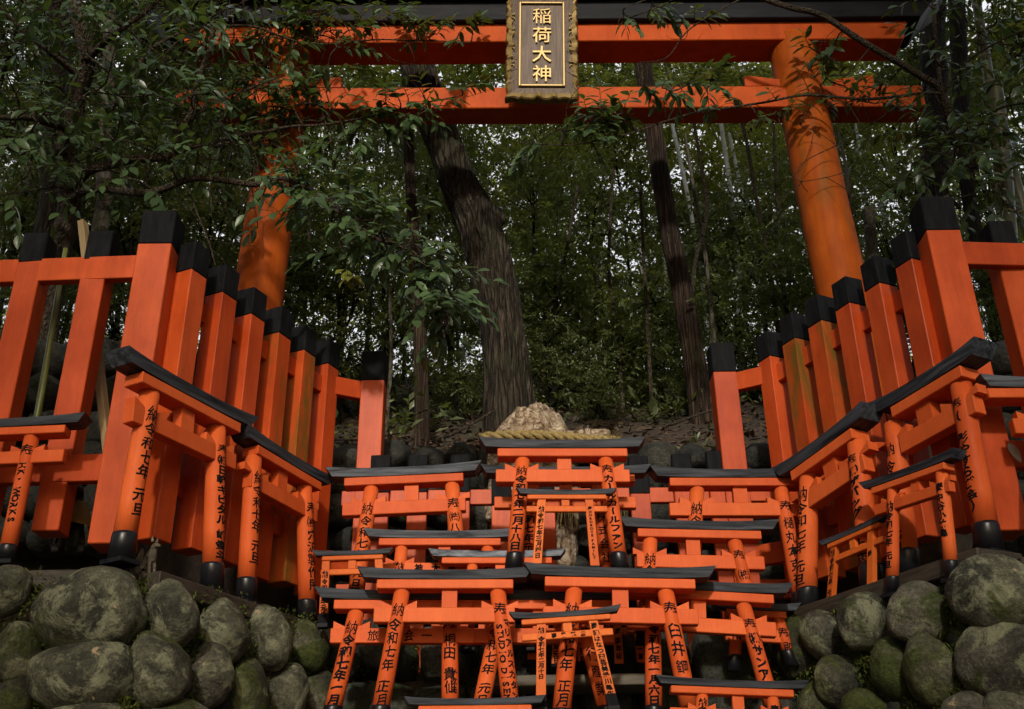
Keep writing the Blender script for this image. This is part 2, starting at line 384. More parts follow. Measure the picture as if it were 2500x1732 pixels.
def side_fence(P, D, N, front_pts, corner, inner, n_pick, mats, label, sgn, step):
    root = empty('picket_fence', (corner.x, corner.y, ZB)); tag(root, label, 'fence')
    inv = root.matrix_world.inverted()
    kids = []
    ang = math.atan2(D.y, D.x)
    for k in range(n_pick):
        q = P + D * (step * k)
        kids.append(picket(None, q, ang + R_(random.uniform(-1, 1)), 0.112, ZB + random.uniform(-.02, .02), ZT + random.uniform(-.012, .012), 0.16, mats[k % len(mats)]))
    last = P + D * (step * (n_pick - 1))
    kids.append(picket(None, corner, 0, 0.16, ZB - 0.06, ZT + 0.13, 0.19, FENCE, 'corner_post'))
    for q in front_pts:
        kids.append(picket(None, q, 0, 0.118, ZB + 0.02, ZT + 0.06, 0.165, FENCE))
    kids.append(picket(None, inner, 0, 0.135, ZB - 0.35, ZT - 0.0, 0.19, FENCE, 'end_post'))
    a = Vector((corner.x, corner.y, 0))
    for z in (ZT - 0.27, ZB + 0.30):
        kids.append(rail(None, a + (P - a) * 0.25, last, z, 0.105, 0.05, mats[0]))
    kids.append(rail(None, Vector((last.x, last.y, 0)), Vector((inner.x, inner.y, 0)), ZT - 0.25, 0.11, 0.05, FENCE))
    kids.append(rail(None, Vector((last.x, last.y, 0)), Vector((inner.x, inner.y, 0)), ZB + 0.20, 0.11, 0.05, FENCE))
    if front_pts:
        e = front_pts[-1] + Vector((sgn * 0.6, 0, 0))
        for z in (ZT - 0.15, ZB + 0.30):
            kids.append(rail(None, Vector((e.x, e.y, 0)), a, z, 0.125, 0.05, FENCE))
    for o in kids:
        o.parent = root; o.matrix_parent_inverse = inv
    return root
LC = Vector((at(331, 700, 4.36).x, 4.40, 0)); RC = Vector((at(2145, 700, 4.36).x, 4.36, 0))
lf = [Vector((LC.x - 0.30, 4.45, 0)), Vector((LC.x - 0.62, 4.46, 0)), Vector((LC.x - 0.94, 4.47, 0))]
rf = [Vector((RC.x + 0.34, 4.45, 0)), Vector((RC.x + 0.68, 4.45, 0))]
LI = Vector((at(840, 900, 5.68).x, 5.68, 0)); RI = Vector((at(1632, 900, 5.62).x, 5.62, 0))
side_fence(FL_P, FL_D, FL_N, lf, LC, LI, 6, [FENCE, FENCE, FENCE, FENCE_OLD, FENCE_OLD, FENCE], 'vermilion picket fence with black caps and green stained boards, a pale plank behind it', -1, 0.235)
side_fence(FR_P, FR_D, FR_N, rf, RC, RI, 6, [FENCE, FENCE, FENCE, FENCE_OLD, FENCE_OLD, FENCE], 'vermilion picket fence with black caps and a pale dead leaf stuck to its corner post', 1, 0.222)

# low back fence in front of the rock
root = empty('low_picket_fence', (0, 5.62, 2.7)); tag(root, 'low vermilion picket fence with grey black tops in front of the pale rock', 'fence')
inv = root.matrix_world.inverted(); kids = []
YB = 5.60
for s, top in ((858, 1022), (942, 1021), (1036, 1021), (1128, 1050), (1224, 1050), (1350, 1050), (1434, 1024), (1531, 1018), (1609, 1012)):
    p = at(s, top + 5, YB); kids.append(picket(None, Vector((p.x, p.y, 0)), 0, 0.108, 2.45, p.z, 0.22, FENCE, d=0.045))
za = at(1000, 1115, YB).z; zb_ = at(1000, 1330, YB).z
pa, pb = at(770, 1115, YB + 0.05), at(1760, 1115, YB + 0.05)
for z, h in ((za, 0.085), (zb_, 0.10)):
    kids.append(rail(None, Vector((pa.x, pa.y, 0)), Vector((pb.x, pb.y, 0)), z, h, 0.04, FENCE))
q0, q1 = at(1258, 1390, YB - 0.04), at(1322, 1350, YB - 0.04)
kids.append(rail(None, Vector((q0.x, q0.y, 0)), Vector((q1.x, q1.y, 0)), (q0.z + q1.z) / 2, q1.z - q0.z, 0.03, FENCE))
for o in kids: o.parent = root; o.matrix_parent_inverse = inv

# pale leaf stuck on the corner post
def leaf_shape(L, W, n=7, fold=0.12, droop=0.15):
    V = [(0, 0, 0)]; Fc = []
    V, mid, lft, rgt = [], [], [], []
    for i in range(n + 1):
        t = i / n; w = W * 0.5 * (math.sin(math.pi * min(1, t ** 0.8)) ** 0.8) * (1 - 0.15 * t) if 0 < i < n else 0
        z = -droop * L * t * t
        mid.append(len(V)); V.append((0, L * t, z))
        if w > 0:
            lft.append(len(V)); V.append((-w, L * t, z + fold * w)); rgt.append(len(V)); V.append((w, L * t, z + fold * w))
        else: lft.append(mid[-1]); rgt.append(mid[-1])
    for i in range(n):
        for s in (lft, rgt):
            f = []
            for k in (mid[i], mid[i + 1], s[i + 1], s[i]):
                if k not in f: f.append(k)
            Fc.append(tuple(f) if s is rgt else tuple(f[::-1]))
    return V, Fc
p = at(2278, 1020, RC.y - 0.084)
V, Fc = leaf_shape(0.10, 0.044, fold=0.2, droop=-0.06)
mb = MB(); mb.add([Vector((-v[0], -v[2] - 0.004, -v[1])) for v in V], Fc)
o = mb.obj('fallen_leaf', LEAF_PALE); o.location = p + Vector((-0.01, 0, 0.045)); o.rotation_euler = (0, R_(-20), 0)
sm = o.modifiers.new('thickness', 'SOLIDIFY'); sm.thickness = 0.0015
tag(o, 'single pale grey green leaf stuck flat on the orange corner post', 'leaf')

# pale plank and green cane behind the fence
def plank(name, a, b, w, t, mat, label, cat):
    d = b - a; bm = bmesh.new(); add_box(bm, (0, 0, d.length / 2), (w, t, d.length), None, 0.003)
    o = bm_obj(name, bm, mat); o.rotation_euler = d.to_track_quat('Z', 'Y').to_euler(); o.location = a
    return tag(o, label, cat)
plank('timber_brace', at(262, 1180, 4.62), at(186, 500, 4.74), 0.05, 0.035, TANWOOD, 'pale bare timber brace leaning behind the orange pickets', 'plank')
mb = MB(); a, b2 = at(72, 1010, 4.62), at(148, 560, 4.68)
mb.tube([a + (b2 - a) * (i / 8) for i in range(9)], [0.018 - 0.0008 * i for i in range(9)], 10)
tag(mb.obj('green_cane', BAMBOO_GREEN), 'thin green cane standing behind the two outer orange pickets', 'cane')

# ------------------------------------------------------------------ writing
_glyph = {}
def glyph(ch, heavy=False):
    key = (ch, heavy)
    if key in _glyph: return _glyph[key]
    c = bpy.data.curves.new('glyph', 'FONT'); c.body = ch; c.size = 1; c.resolution_u = 2; c.offset = 0.0
    o = bpy.data.objects.new('glyph', c); COL.objects.link(o)
    n = len(bpy.data.meshes.new_from_object(o.evaluated_get(bpy.context.evaluated_depsgraph_get())).vertices)
    c.offset = (0.022 if n < 40 else (0.016 if n < 62 else 0.009)) + (0.022 if heavy else 0) - (0.012 if heavy is None else 0)     # simple characters are brushed with a fuller stroke
    me = bpy.data.meshes.new_from_object(o.evaluated_get(bpy.context.evaluated_depsgraph_get()))
    bpy.data.objects.remove(o); bpy.data.curves.remove(c)
    bm = bmesh.new(); bm.from_mesh(me); bpy.data.meshes.remove(me)
    if len(bm.verts):
        xs = [v.co.x for v in bm.verts]; ys = [v.co.y for v in bm.verts]
        cx = (min(xs) + max(xs)) / 2; cy = 0.38 if ord(ch) > 0x2e80 else (min(ys) + max(ys)) / 2
        for v in bm.verts: v.co.x -= cx; v.co.y -= cy
        for k in range(-3, 4):
            bmesh.ops.bisect_plane(bm, geom=bm.verts[:] + bm.edges[:] + bm.faces[:], plane_co=(k * 0.125, 0, 0), plane_no=(1, 0, 0))
        bm.verts.ensure_lookup_table(); bm.verts.index_update()
    r = ([(v.co.x, v.co.y) for v in bm.verts], [tuple(v.index for v in f.verts) for f in bm.faces]); bm.free()
    _glyph[key] = r; return r
def text_column(mb, text, place, z_top, size, pitch, xoff=0.0, turned=False, wid=1.0):
    """text runs down from z_top; place(x, z) -> point on the surface"""
    z = z_top
    for ch in text:
        if ch == ' ': z -= pitch * 0.55; continue
        V, Fc = glyph(ch, size < 0.05)
        if not V: z -= pitch * 0.5; continue
        a = random.uniform(-0.07, 0.07) - (math.pi / 2 if turned else 0)
        if ch == 'ー': a = math.pi / 2
        sx = size * random.uniform(0.92, 1.08) * wid; sy = size * random.uniform(0.92, 1.08); ca, sa = math.cos(a), math.sin(a)
        sh = random.uniform(-0.05, 0.12); dx = xoff + random.uniform(-0.04, 0.04) * size
        ph = random.uniform(0, 6)
        W = []
        for gx, gy in V:
            gx2 = gx + 0.018 * math.sin(gy * 9 + ph) ; gy2 = gy + sh * gx + 0.02 * math.sin(gx * 8 + ph)
            X = gx2 * ca - gy2 * sa; Y = gx2 * sa + gy2 * ca
            W.append(place(dx + X * sx, z - size * 0.5 + Y * sy))
        mb.add(W, Fc)
        z -= pitch * (0.72 if turned else 1.0)

# ------------------------------------------------------------------ small votive torii
SHELVES = []
def votive_torii(label, TL, BL, TR, BR, plane, dia, kl, kr, textL='', textR='', nuki=1.0, beam_text='', flat=False,
                 wedges=True, sleeve=True, nl=None, nr=None, sl=None, sr=None, charL=0.78, charR=0.78, pitchL=1.12, pitchR=1.12,
                 extraR=None, z0L=None, z0R=None, mat=None, turnR=None, sleeve_len=1.25, curve=0.24, plate=True, kmat=None):
    P, N = plane
    tl, bl, tr, br = (hit(*q, P, N) for q in (TL, BL, TR, BR))
    d = px(dia, (tl + tr) / 2); r = d / 2
    mat = mat or (VERM_FLAT if flat else VERM)
    org = (bl + br) / 2
    X = (tr - tl).normalized(); Nn = N.normalized()
    if Nn.y > 0: Nn = -Nn
    Yv = -(Nn - X * Nn.dot(X)).normalized(); Z = X.cross(Yv).normalized()
    Rm = Matrix((X, Yv, Z)).transposed()
    root = empty('votive_torii', org, Rm); tag(root, label, 'torii', 'small votive torii offered at the shrine')
    Ri = Rm.transposed()
    L = lambda w: Ri @ (w - org)
    tl, bl, tr, br = L(tl), L(bl), L(tr), L(br)
    H = (tl.z + tr.z) / 2
    def part(name, bm, m, parent=root, smooth=False): return bm_obj(name, bm, m, parent, smooth)
    # beams ------------------------------------------------
    xl = L(hit(kl, TL[1], P, N)).x; xr = L(hit(kr, TR[1], P, N)).x
    dp = d * (1.12 if not flat else 0.95)
    hs, hk = d * 0.56, d * 0.60
    s0 = sl if sl is not None else d * 1.22; s1 = sr if sr is not None else d * 1.22
    zs = H
    bm = bmesh.new(); add_box(bm, ((xl + s0 + xr - s1) / 2, 0, zs + hs / 2), ((xr - s1) - (xl + s0), dp, hs), None, 0.003)
    part('lintel', bm, mat)
    bm = bmesh.new(); n = 24; rows = []
    dk = dp * 1.22
    for i in range(n + 1):
        t = i / n; x = xl + (xr - xl) * t; q = abs(2 * t - 1)
        lift = curve * d * q ** 2.6
        xt = x + (x - (xl + xr) / 2) / (xr - xl) * d * 0.05; xb = x - (x - (xl + xr) / 2) / (xr - xl) * d * 0.85
        zb = zs + hs + 0.001; 
        rows.append([bm.verts.new((xb, -dk * 0.44, zb + lift * 0.5)), bm.verts.new((xb, dk * 0.44, zb + lift * 0.5)),
                     bm.verts.new((xt, dk * 0.55, zb + hk * 0.86 + lift)), bm.verts.new((xt, 0, zb + hk * 0.90 + lift)), bm.verts.new((xt, -dk * 0.55, zb + hk * 0.86 + lift))])
    for i in range(n):
        for k in range(5):
            bm.faces.new((rows[i][k], rows[i + 1][k], rows[i + 1][(k + 1) % 5], rows[i][(k + 1) % 5]))
    bm.faces.new(rows[0]); bm.faces.new(rows[-1][::-1])
    part('roof_beam', bm, KASAGI)
    # lintel follows the roof beam: flat filler between them
    # tie beam ---------------------------------------------
    hn = d * (0.88 if not flat else 0.72); zn1 = H - d * 1.10 * nuki; zn0 = zn1 - hn
    nx0 = (nl and L(hit(nl, TL[1], P, N)).x) or xl + s0 * 0.92; nx1 = (nr and L(hit(nr, TR[1], P, N)).x) or xr - s1 * 0.92
    dn = dp * 0.55
    bm = bmesh.new(); add_box(bm, ((nx0 + nx1) / 2, 0, (zn0 + zn1) / 2), (nx1 - nx0, dn, hn), None, 0.003)
    nuk = part('tie_beam', bm, mat)
    def post_x(side, z):
        a, b = (bl, tl) if side < 0 else (br, tr); t = (z - a.z) / (b.z - a.z); return a.x + (b.x - a.x) * t
    if wedges:
        for side in (-1, 1):
            for dr in (-1, 1):
                xc = post_x(side, zn1); x0 = xc + dr * r * 0.8; x1 = xc + dr * r * 2.2
                bm = bmesh.new()
                pts = [(x0, zn1 - 0.001), (x1, zn1 - 0.001), (x1, zn1 + d * 0.42), (x0, zn1 + d * 0.10)]
                add_prism(bm, pts, -dn * 0.46, dn * 0.46); part('wedge', bm, mat)
    xm = (tl.x + tr.x) / 2
    bm = bmesh.new(); add_box(bm, (xm, 0, (zn1 + H) / 2), (d * 0.92, dn * 0.9, H - zn1 - 0.001)); part('strut', bm, mat)
    if beam_text:
        mb = MB(); sz = hn * 0.78; span = (post_x(1, zn1) - post_x(-1, zn1)) - d * 1.6; k = len(beam_text)
        for i, ch in enumerate(beam_text):
            x = post_x(-1, zn1) + d * 0.8 + span * (i + 0.5) / k
            text_column(mb, ch, lambda xx, zz: Vector((x + xx, -dn / 2 - 0.0015, zz)), (zn0 + zn1) / 2 + sz * 0.5, sz, sz)
        mb.obj('lettering', INK, nuk, False)
    # posts ------------------------------------------------
    for side, a, b, txt, cs, pt, z0 in ((-1, bl, tl, textL, charL, pitchL, z0L), (1, br, tr, textR, charR, pitchR, z0R)):
        sl_len = d * sleeve_len if sleeve else 0
        seg = 28; bm = bmesh.new()
        ax = (b - a); Lp = ax.length; ax.normalize()
        rr = lambda t: r * (1.06 - 0.10 * t)                    # a little stouter at the foot
        def ring(t, rad):
            c = a + ax * (Lp * t)
            if flat:
                return [bm.verts.new((c.x + sx * rad, sy * rad * 0.62, c.z)) for sx, sy in ((-.94, -1), (.94, -1), (1, -.9), (1, .9), (.94, 1), (-.94, 1), (-1, .9), (-1, -.9))]
            return [bm.verts.new((c.x + math.cos(2 * math.pi * k / seg) * rad, math.sin(2 * math.pi * k / seg) * rad, c.z)) for k in range(seg)]
        t0 = sl_len / Lp
        ts = [t0, 0.35, 0.6, 0.85, 1.0] if t0 < 0.3 else [t0, 0.6, 0.85, 1.0]
        prev = None
        for t in ts:
            cur = ring(t, rr(t))
            if prev:
                for k in range(len(cur)): bm.faces.new((prev[k], prev[(k + 1) % len(cur)], cur[(k + 1) % len(cur)], cur[k]))
            else: bm.faces.new(cur[::-1])
            prev = cur
        bm.faces.new(prev)
        po = part('post', bm, mat, smooth=not flat)
        if sleeve:
            bm = bmesh.new(); prev = None
            for t, e in ((0, 1.10), (t0 * 0.9, 1.08), (t0 * 1.01, 1.05)):
                cur = ring(t, rr(t) * e)
                if prev:
                    for k in range(len(cur)): bm.faces.new((prev[k], prev[(k + 1) % len(cur)], cur[(k + 1) % len(cur)], cur[k]))
                else: bm.faces.new(cur[::-1])
                prev = cur
            bm.faces.new(prev); part('foot_sleeve', bm, CAP0 if flat else SLEEVE, po, smooth=not flat)
            if plate:
                bm = bmesh.new(); add_box(bm, (a.x, 0, a.z - 0.009), (d * 1.2, d * 1.2, 0.017)); part('foot_plate', bm, BLACKBOARD, po)
        def place_round(x, z, a=a, ax=ax, Lp=Lp):
            t = (z - a.z) / max(1e-6, (b.z - a.z)); rad = rr(max(0, min(1, t))) + 0.0012; c = a + ax * (Lp * t)
            th = x / rad
            return Vector((c.x + math.sin(th) * rad, -math.cos(th) * rad, z))
        def place_flat(x, z, a=a, ax=ax, Lp=Lp):
            t = (z - a.z) / max(1e-6, (b.z - a.z)); c = a + ax * (Lp * t); rad = rr(max(0, min(1, t)))
            return Vector((c.x + x * 0.9, -rad * 0.62 - 0.0012, z))
        if txt:
            mb = MB(); pl = place_flat if flat else place_round
            txt, v0, v1 = txt
            vt, vb = (TL[1], BL[1]) if side < 0 else (TR[1], BR[1])
            za, zb2 = (b.z + (a.z - b.z) * (v - vt) / (vb - vt) for v in (v0, v1))
            head = 1.25 if len(txt) > 3 and txt[0] in '納奉' else 1.0
            turn = turnR and side > 0
            if turn:
                hsz = d * 0.95; text_column(mb, txt[0], pl, za, hsz, hsz)
                rest = txt[1:]; za2 = za - hsz * 1.25; pitch = (za2 - zb2) / sum(0.55 if c == ' ' else 0.72 for c in rest)
                text_column(mb, rest, pl, za2, min(pitch * 1.05, d * 0.62), pitch, xoff=-d * 0.16 if extraR else 0, turned=True)
                if extraR:
                    mb2 = MB(); pe = (za2 - zb2) / len(extraR); text_column(mb2, extraR, pl, za2 + pe * 0.4, min(pe * 0.95, d * 0.5), pe, xoff=d * 0.34); mb2.obj('lettering', INK, po, False)
            else:
                units = (head - 1) + sum(0.55 if c == ' ' else 1.0 for c in txt); pitch = (za - zb2) / units
                wmax = d * cs; hh = min(pitch * 0.98, wmax * 1.05); ww = min(wmax, hh * 1.35) / hh
                if head > 1:
                    h1 = min(pitch * head, wmax * 1.15); text_column(mb, txt[0], pl, za, h1, h1, wid=min(1.15, wmax * 1.08 / h1)); za -= pitch * head; txt = txt[1:]
                for w_ in txt.split(' '):
                    if w_:
                        text_column(mb, w_, pl, za, hh, pitch, wid=ww); za -= pitch * len(w_)
                        if mb.V: mb.obj('lettering', INK, po, False); mb = MB()
                    za -= pitch * 0.55
                if extraR and side > 0:
                    mb2 = MB(); pe = pitch * 0.62; text_column(mb2, extraR, pl, zb2 + pe * len(extraR), pe * 0.95, pe, xoff=d * 0.30); mb2.obj('lettering', INK, po, False)
            if mb.V: mb.obj('lettering', INK, po, False)
    if kmat:
        for c_ in root.children:
            if c_.name.startswith('roof_beam'): c_.data.materials[0] = kmat
    return root, (bl, br, d)

def face_plane(Y, z0=3.0, lean=3.0):                # plane facing the camera, leaning back from the vertical
    a = R_(lean); return (Vector((0, Y, z0)), Vector((0, -math.cos(a), math.sin(a))))
def wall_plane(P, N, off, lean=3.0):
    a = R_(lean); n = (N * math.cos(a) + Vector((0, 0, math.sin(a)))); q = P + N * off; return (Vector((q.x, q.y, 2.8)), n)

T = votive_torii
KASAGI_SCUFF = black_paint('scuffed grey roof beam paint', (0.012, 0.015, 0.02), (0.34, 0.38, 0.44), axis=(6, 14, 30))
KASAGI_GREY = black_paint('grey streaked roof beam paint', (0.014, 0.017, 0.022), (0.16, 0.18, 0.21), axis=(3, 24, 40))
# top of the stack, under the straw rope
T('largest votive torii at the top of the middle stack, directly below the straw rope', (1176, 1034), (1155, 1290), (1362, 1034), (1397, 1290), face_plane(4.86), 34, 1078, 1452,
  ('納令和七年二月十八日', 1055, 1246), ('奉カールカールファン', 1053, 1244), nuki=0.76)
T('small square-post torii standing between the posts of the top votive torii', (1219, 1126), (1207, 1287), (1325, 1126), (1340, 1292), face_plane(4.76), 19, 1163, 1387,
  ('納令和七年三月四日', 1141, 1260), ('奉HOROBOVE FAMILY', 1142, 1262), flat=True, wedges=False, sleeve_len=0.9, charR=0.66, nuki=0.72)
T('votive torii almost hidden behind the top torii, its roof beam ends showing at both sides', (1200, 1090), (1180, 1320), (1345, 1090), (1370, 1320), face_plane(5.14), 30, 1082, 1464,
  ('納令和七年元旦', 1120, 1270), ('奉株式会社', 1120, 1280), nl=1113, nr=1428)
T('votive torii with grey streaked roof beam beside the end post of the mossy picket fence', (836, 1098), (795, 1375), (1017, 1090), (1040, 1375), face_plane(5.18), 34, 735, 1085,
  ('納令和七年 元旦', 1138, 1335), ('奉㈱八田', 1128, 1235), kmat=KASAGI_GREY)
T('votive torii under the end post of the peeling fence, five characters down one post', (1568, 1100), (1555, 1380), (1757, 1100), (1806, 1380), face_plane(5.16), 34, 1464, 1842,
  ('納令和七年', 1137, 1270), ('奉樋丸本克禮', 1133, 1330))
T('votive torii with four characters brushed across its tie beam', (904, 1232), (880, 1470), (1097, 1232), (1112, 1470), face_plane(5.04), 29, 818, 1162,
  ('納令和七年', 1271, 1345), ('奉令和', 1270, 1340), beam_text='神大広来', nuki=1.2, charL=0.7, charR=0.7, kmat=KASAGI_GREY)
T('small torii with white scuffed roof beam between the four character beam and the top torii', (1063, 1272), (1052, 1460), (1190, 1272), (1200, 1460), face_plane(4.96), 25, 964, 1272,
  ('納令和七年', 1300, 1380), ('奉谷村', 1292, 1345), kmat=KASAGI_SCUFF)
T('tiny thin torii squeezed beside the fence foot, its roof beam cut by a lettered post', (734, 1264), (727, 1405), (852, 1260), (862, 1400), face_plane(4.92), 18, 703, 884,
  ('納令和七年元旦', 1287, 1392), ('奉山田', 1285, 1340), flat=True, wedges=False)
T('votive torii with deep black roof beam below the gap right of the top torii', (1463, 1214), (1452, 1440), (1652, 1218), (1708, 1440), face_plane(5.0), 34, 1392, 1752,
  ('納令和七年', 1250, 1375), ('奉㈱', 1243, 1330))
# lower rows
T('front row torii with a date on one post and Latin capitals down the other', (905, 1330), (848, 1640), (1120, 1330), (1155, 1640), face_plane(4.62), 37, 804, 1200,
  ('納令和七年 正月', 1362, 1598), ('奉STUDIO DISENY', 1362, 1596), turnR=True, extraR='マリアルスカタン')
T('front row torii with bright lintel whose roof beam overlaps the next roof beam', (1292, 1326), (1258, 1650), (1497, 1330), (1562, 1650), face_plane(4.60), 39, 1178, 1610,
  ('納令和七年 正月', 1362, 1598), ('奉臼井鋼光', 1360, 1575))
T('second row torii with a splayed lettered post next to the dark end boulder', (802, 1376), (738, 1640), (1012, 1376), (1013, 1640), face_plane(4.76), 37, 708, 1110,
  ('納令和七年一月', 1402, 1594), ('奉桐田 貴仙', 1395, 1568), beam_text='旅行会一', extraR='仕次夫')
T('second row torii hidden between the two front row torii, two posts showing', (1126, 1376), (1072, 1640), (1305, 1376), (1376, 1640), face_plane(4.78), 37, 1010, 1420,
  ('納令和七年 元旦', 1385, 1596), ('奉行産業', 1415, 1580))
T('second row torii with long dark roof beam ending beside the round mossy boulders', (1468, 1348), (1472, 1640), (1672, 1360), (1752, 1640), face_plane(4.74), 36, 1370, 1782,
  ('納令和七年一月六日', 1385, 1594), ('奉㈱サンア', 1396, 1540), charL=0.72, charR=0.72)
T('small square-post torii with tilted roof beam in the middle of the front row', (1218, 1406), (1217, 1594), (1334, 1398), (1380, 1590), face_plane(4.46), 21, 1148, 1400,
  ('納 令和七年二月十日', 1413, 1532), ('奉㈱はなつ園芸美緑川亀生', 1403, 1570), beam_text='事業繁盛', flat=True, wedges=False, nuki=0.86, curve=0.40)
T('lowest torii with grey roof beam in front of the mossy block', (1580, 1564), (1570, 1760), (1738, 1570), (1760, 1760), face_plane(4.38), 28, 1474, 1818,
  ('納令和七年', 1574, 1650), ('奉平安', 1590, 1650), charL=0.7)
T('torii mostly below the picture edge, only its roof beam tip showing', (985, 1606), (975, 1780), (1150, 1604), (1165, 1780), face_plane(4.40), 26, 910, 1228, ('納令和', 1630, 1700), ('奉', 1630, 1660))
# little ones in the gap
T('little torii in the dark gap below the tie beams, the wider one on the plank', (1200, 1400), (1196, 1512), (1308, 1400), (1312, 1516), face_plane(4.98), 20, 1160, 1350, ('納令和', 1425, 1475), ('奉元旦', 1440, 1498), flat=True, wedges=False, plate=False)
T('little torii in the dark gap whose feet stand beside the block end', (1254, 1395), (1250, 1520), (1388, 1395), (1394, 1520), face_plane(5.06), 19, 1215, 1430, ('納年元旦', 1430, 1498), ('奉南年桜', 1415, 1488), flat=True, wedges=False, plate=False)
T('little torii in the dark gap with three characters on its narrow outer post', (1330, 1390), (1328, 1510), (1430, 1395), (1446, 1516), face_plane(5.12), 18, 1292, 1470, ('納年', 1440, 1480), ('奉浪一郎', 1415, 1490), flat=True, wedges=False, plate=False)
T('short torii behind the round boulders with one bold character showing on its post', (1660, 1390), (1650, 1510), (1752, 1395), (1782, 1500), face_plane(4.92), 27, 1600, 1800, ('納', 1420, 1450), ('奉殿', 1415, 1482), charR=1.0, plate=False)
# beside the left-hand fence
PL = wall_plane(FL_P, FL_N, 0.20)
T('large torii leaning on the mossy fence, nearest its corner post', (337, 885), (271, 1262), (487, 962), (477, 1328), PL, 45, 252, 556,
  ('納令和七年 元旦', 922, 1174), ('奉㈱日軽ギピタル 崎貴斗', 1006, 1270), charR=0.76)
T('large torii leaning on the mossy fence, farther from its corner post', (570, 1030), (553, 1356), (684, 1096), (692, 1402), PL, 38, 530, 732,
  ('納令和七年 元旦', 1066, 1278), ('奉㈱穴沢製作所', 1134, 1338))
T('front facing torii before the outer pickets with capital letters down its post', (-120, 992), (-190, 1270), (72, 984), (12, 1264), face_plane(4.20), 34, -235, 192,
  ('納令和七年', 1020, 1180), ('奉HK, WORKS', 1008, 1185), turnR=True, sleeve_len=1.0)
# beside the right-hand fence
PR = lambda o: wall_plane(FR_P, FR_N, o)
T('torii leaning on the leaf marked fence, in front of its higher neighbour', (1820, 1074), (1815, 1386), (1928, 998), (1965, 1336), PR(0.25), 45, 1762, 1986,
  ('納令和七年 元旦', 1102, 1326), ('奉㈱ザバッグ 坂工正芸', 1028, 1284), nuki=0.78)
T('highest torii on the leaf marked fence, reaching the corner post', (2012, 954), (2046, 1302), (2162, 866), (2228, 1246), PR(0.17), 48, 1985, 2244,
  ('納令和七年 元旦', 1005, 1260), ('奉(御影やすらぎ会)', 903, 1162), charL=0.6, charR=0.6, nuki=0.84)
T('medium torii with thin posts standing before the highest fence torii', (2010, 1102), (2008, 1336), (2119, 1064), (2143, 1302), PR(0.36), 28, 1948, 2166,
  ('納令和七年 元旦', 1132, 1284), ('奉中谷小林亀', 1090, 1214), sleeve_len=1.3, nuki=0.82)
T('slender little torii with a red foot tucked behind a thick black sleeved post', (1879, 1232), (1869, 1368), (1962, 1196), (1962, 1330), PR(0.31), 19, 1852, 2004,
  ('納令和七年 元旦', 1237, 1358), ('奉', 1240, 1260), sleeve=False, wedges=False, flat=True)
T('front facing torii at the picture edge beyond the corner post, streaked roof beam', (2330, 905), (2345, 1250), (2520, 905), (2560, 1250), face_plane(4.12), 42, 2206, 2640, None, None, sl=0.02, nl=2262, kmat=KASAGI_GREY)

# ------------------------------------------------------------------ the big gate
YG = 6.45
gate = empty('torii_gate', at(1230, 900, YG)); tag(gate, 'huge weathered orange torii gate spanning the clearing, half hidden by branches', 'torii gate')
ginv = gate.matrix_world.inverted(); gk = []
def gp(o): o.parent = gate; o.matrix_parent_inverse = ginv; gk.append(o); return o
def gpost(pts, wid):
    P3 = [at(u, v, YG) for u, v in pts]; rad = [px(w, p) / 2 for w, p in zip(wid, P3)]
    lo = P3[0] + (P3[0] - P3[1]).normalized() * ((P3[0].z - 2.6) / abs((P3[0] - P3[1]).normalized().z)); P3 = [lo] + P3; rad = [rad[0] * 1.02] + rad
    mb = MB(); path, rr = [], []
    for i in range(len(P3) - 1):
        for k in range(8):
            t = k / 8; path.append(P3[i].lerp(P3[i + 1], t)); rr.append(rad[i] + (rad[i + 1] - rad[i]) * t)
    path.append(P3[-1]); rr.append(rad[-1])
    mb.tube(path, rr, 40); return gp(mb.obj('post', GATE))
gpost([(588, 620), (614, 430), (640, 250), (663, 100)], [110, 104, 97, 90])
gpost([(1888, 620), (1846, 430), (1809, 250), (1778, 100)], [114, 108, 104, 98])
def gbeam(name, u0, v0, u1, v1, hpx, depth, yoff, mat, slant=0.0):
    a, b = at(u0, v0, YG + yoff), at(u1, v1, YG + yoff); h = px(hpx, (a + b) / 2) / 0.88
    d = b - a; M = Matrix.Translation((a + b) / 2) @ Matrix.Rotation(math.atan2(-d.z, d.x), 4, 'Y')
    bm = bmesh.new(); Lh = d.length / 2
    add_prism(bm, [(-Lh + slant, -h), (Lh - slant, -h), (Lh, 0), (-Lh, 0)], -depth / 2 * 0 , depth, M)
    bmesh.ops.bevel(bm, geom=bm.edges[:], offset=0.006, segments=1, affect='EDGES')
    return gp(bm_obj(name, bm, mat))
# front faces; depth runs backwards from the given distance
gbeam('tie_beam', 398, 199, 2074, 192, 52, 0.20, -0.10, GATE_BEAM)
gbeam('lintel', 408, 60, 2040, 47, 45, 0.26, -0.15, GATE_BEAM, 0.05)
gbeam('roof_beam', 330, 6, 2105, -8, 52, 0.36, -0.20, BLACKBOARD, 0.15)
gbeam('roof_cover', 290, -42, 2150, -56, 44, 0.50, -0.27, BLACKBOARD, 0.2)
for u0, u1, v in ((690, 767, 196), (560, 610, 196), (1677, 1756, 193), (1880, 1968, 193)):
    a, b = at(u0, v, YG - 0.07), at(u1, v, YG - 0.07); bm = bmesh.new(); h = px(30, a)
    out = u1 if (u0 in (690, 1880)) else u0
    pts = [(a.x, a.z - 0.002), (b.x, b.z - 0.002), (b.x, b.z + h * (1.0 if out == u1 else 0.6)), (a.x, a.z + h * (1.0 if out == u0 else 0.6))]
    add_prism(bm, pts, YG - 0.07, YG + 0.07); gp(bm_obj('wedge', bm, GATE_BEAM))
a, b = at(1195, 125, YG - 0.05), at(1245, 197, YG - 0.05)
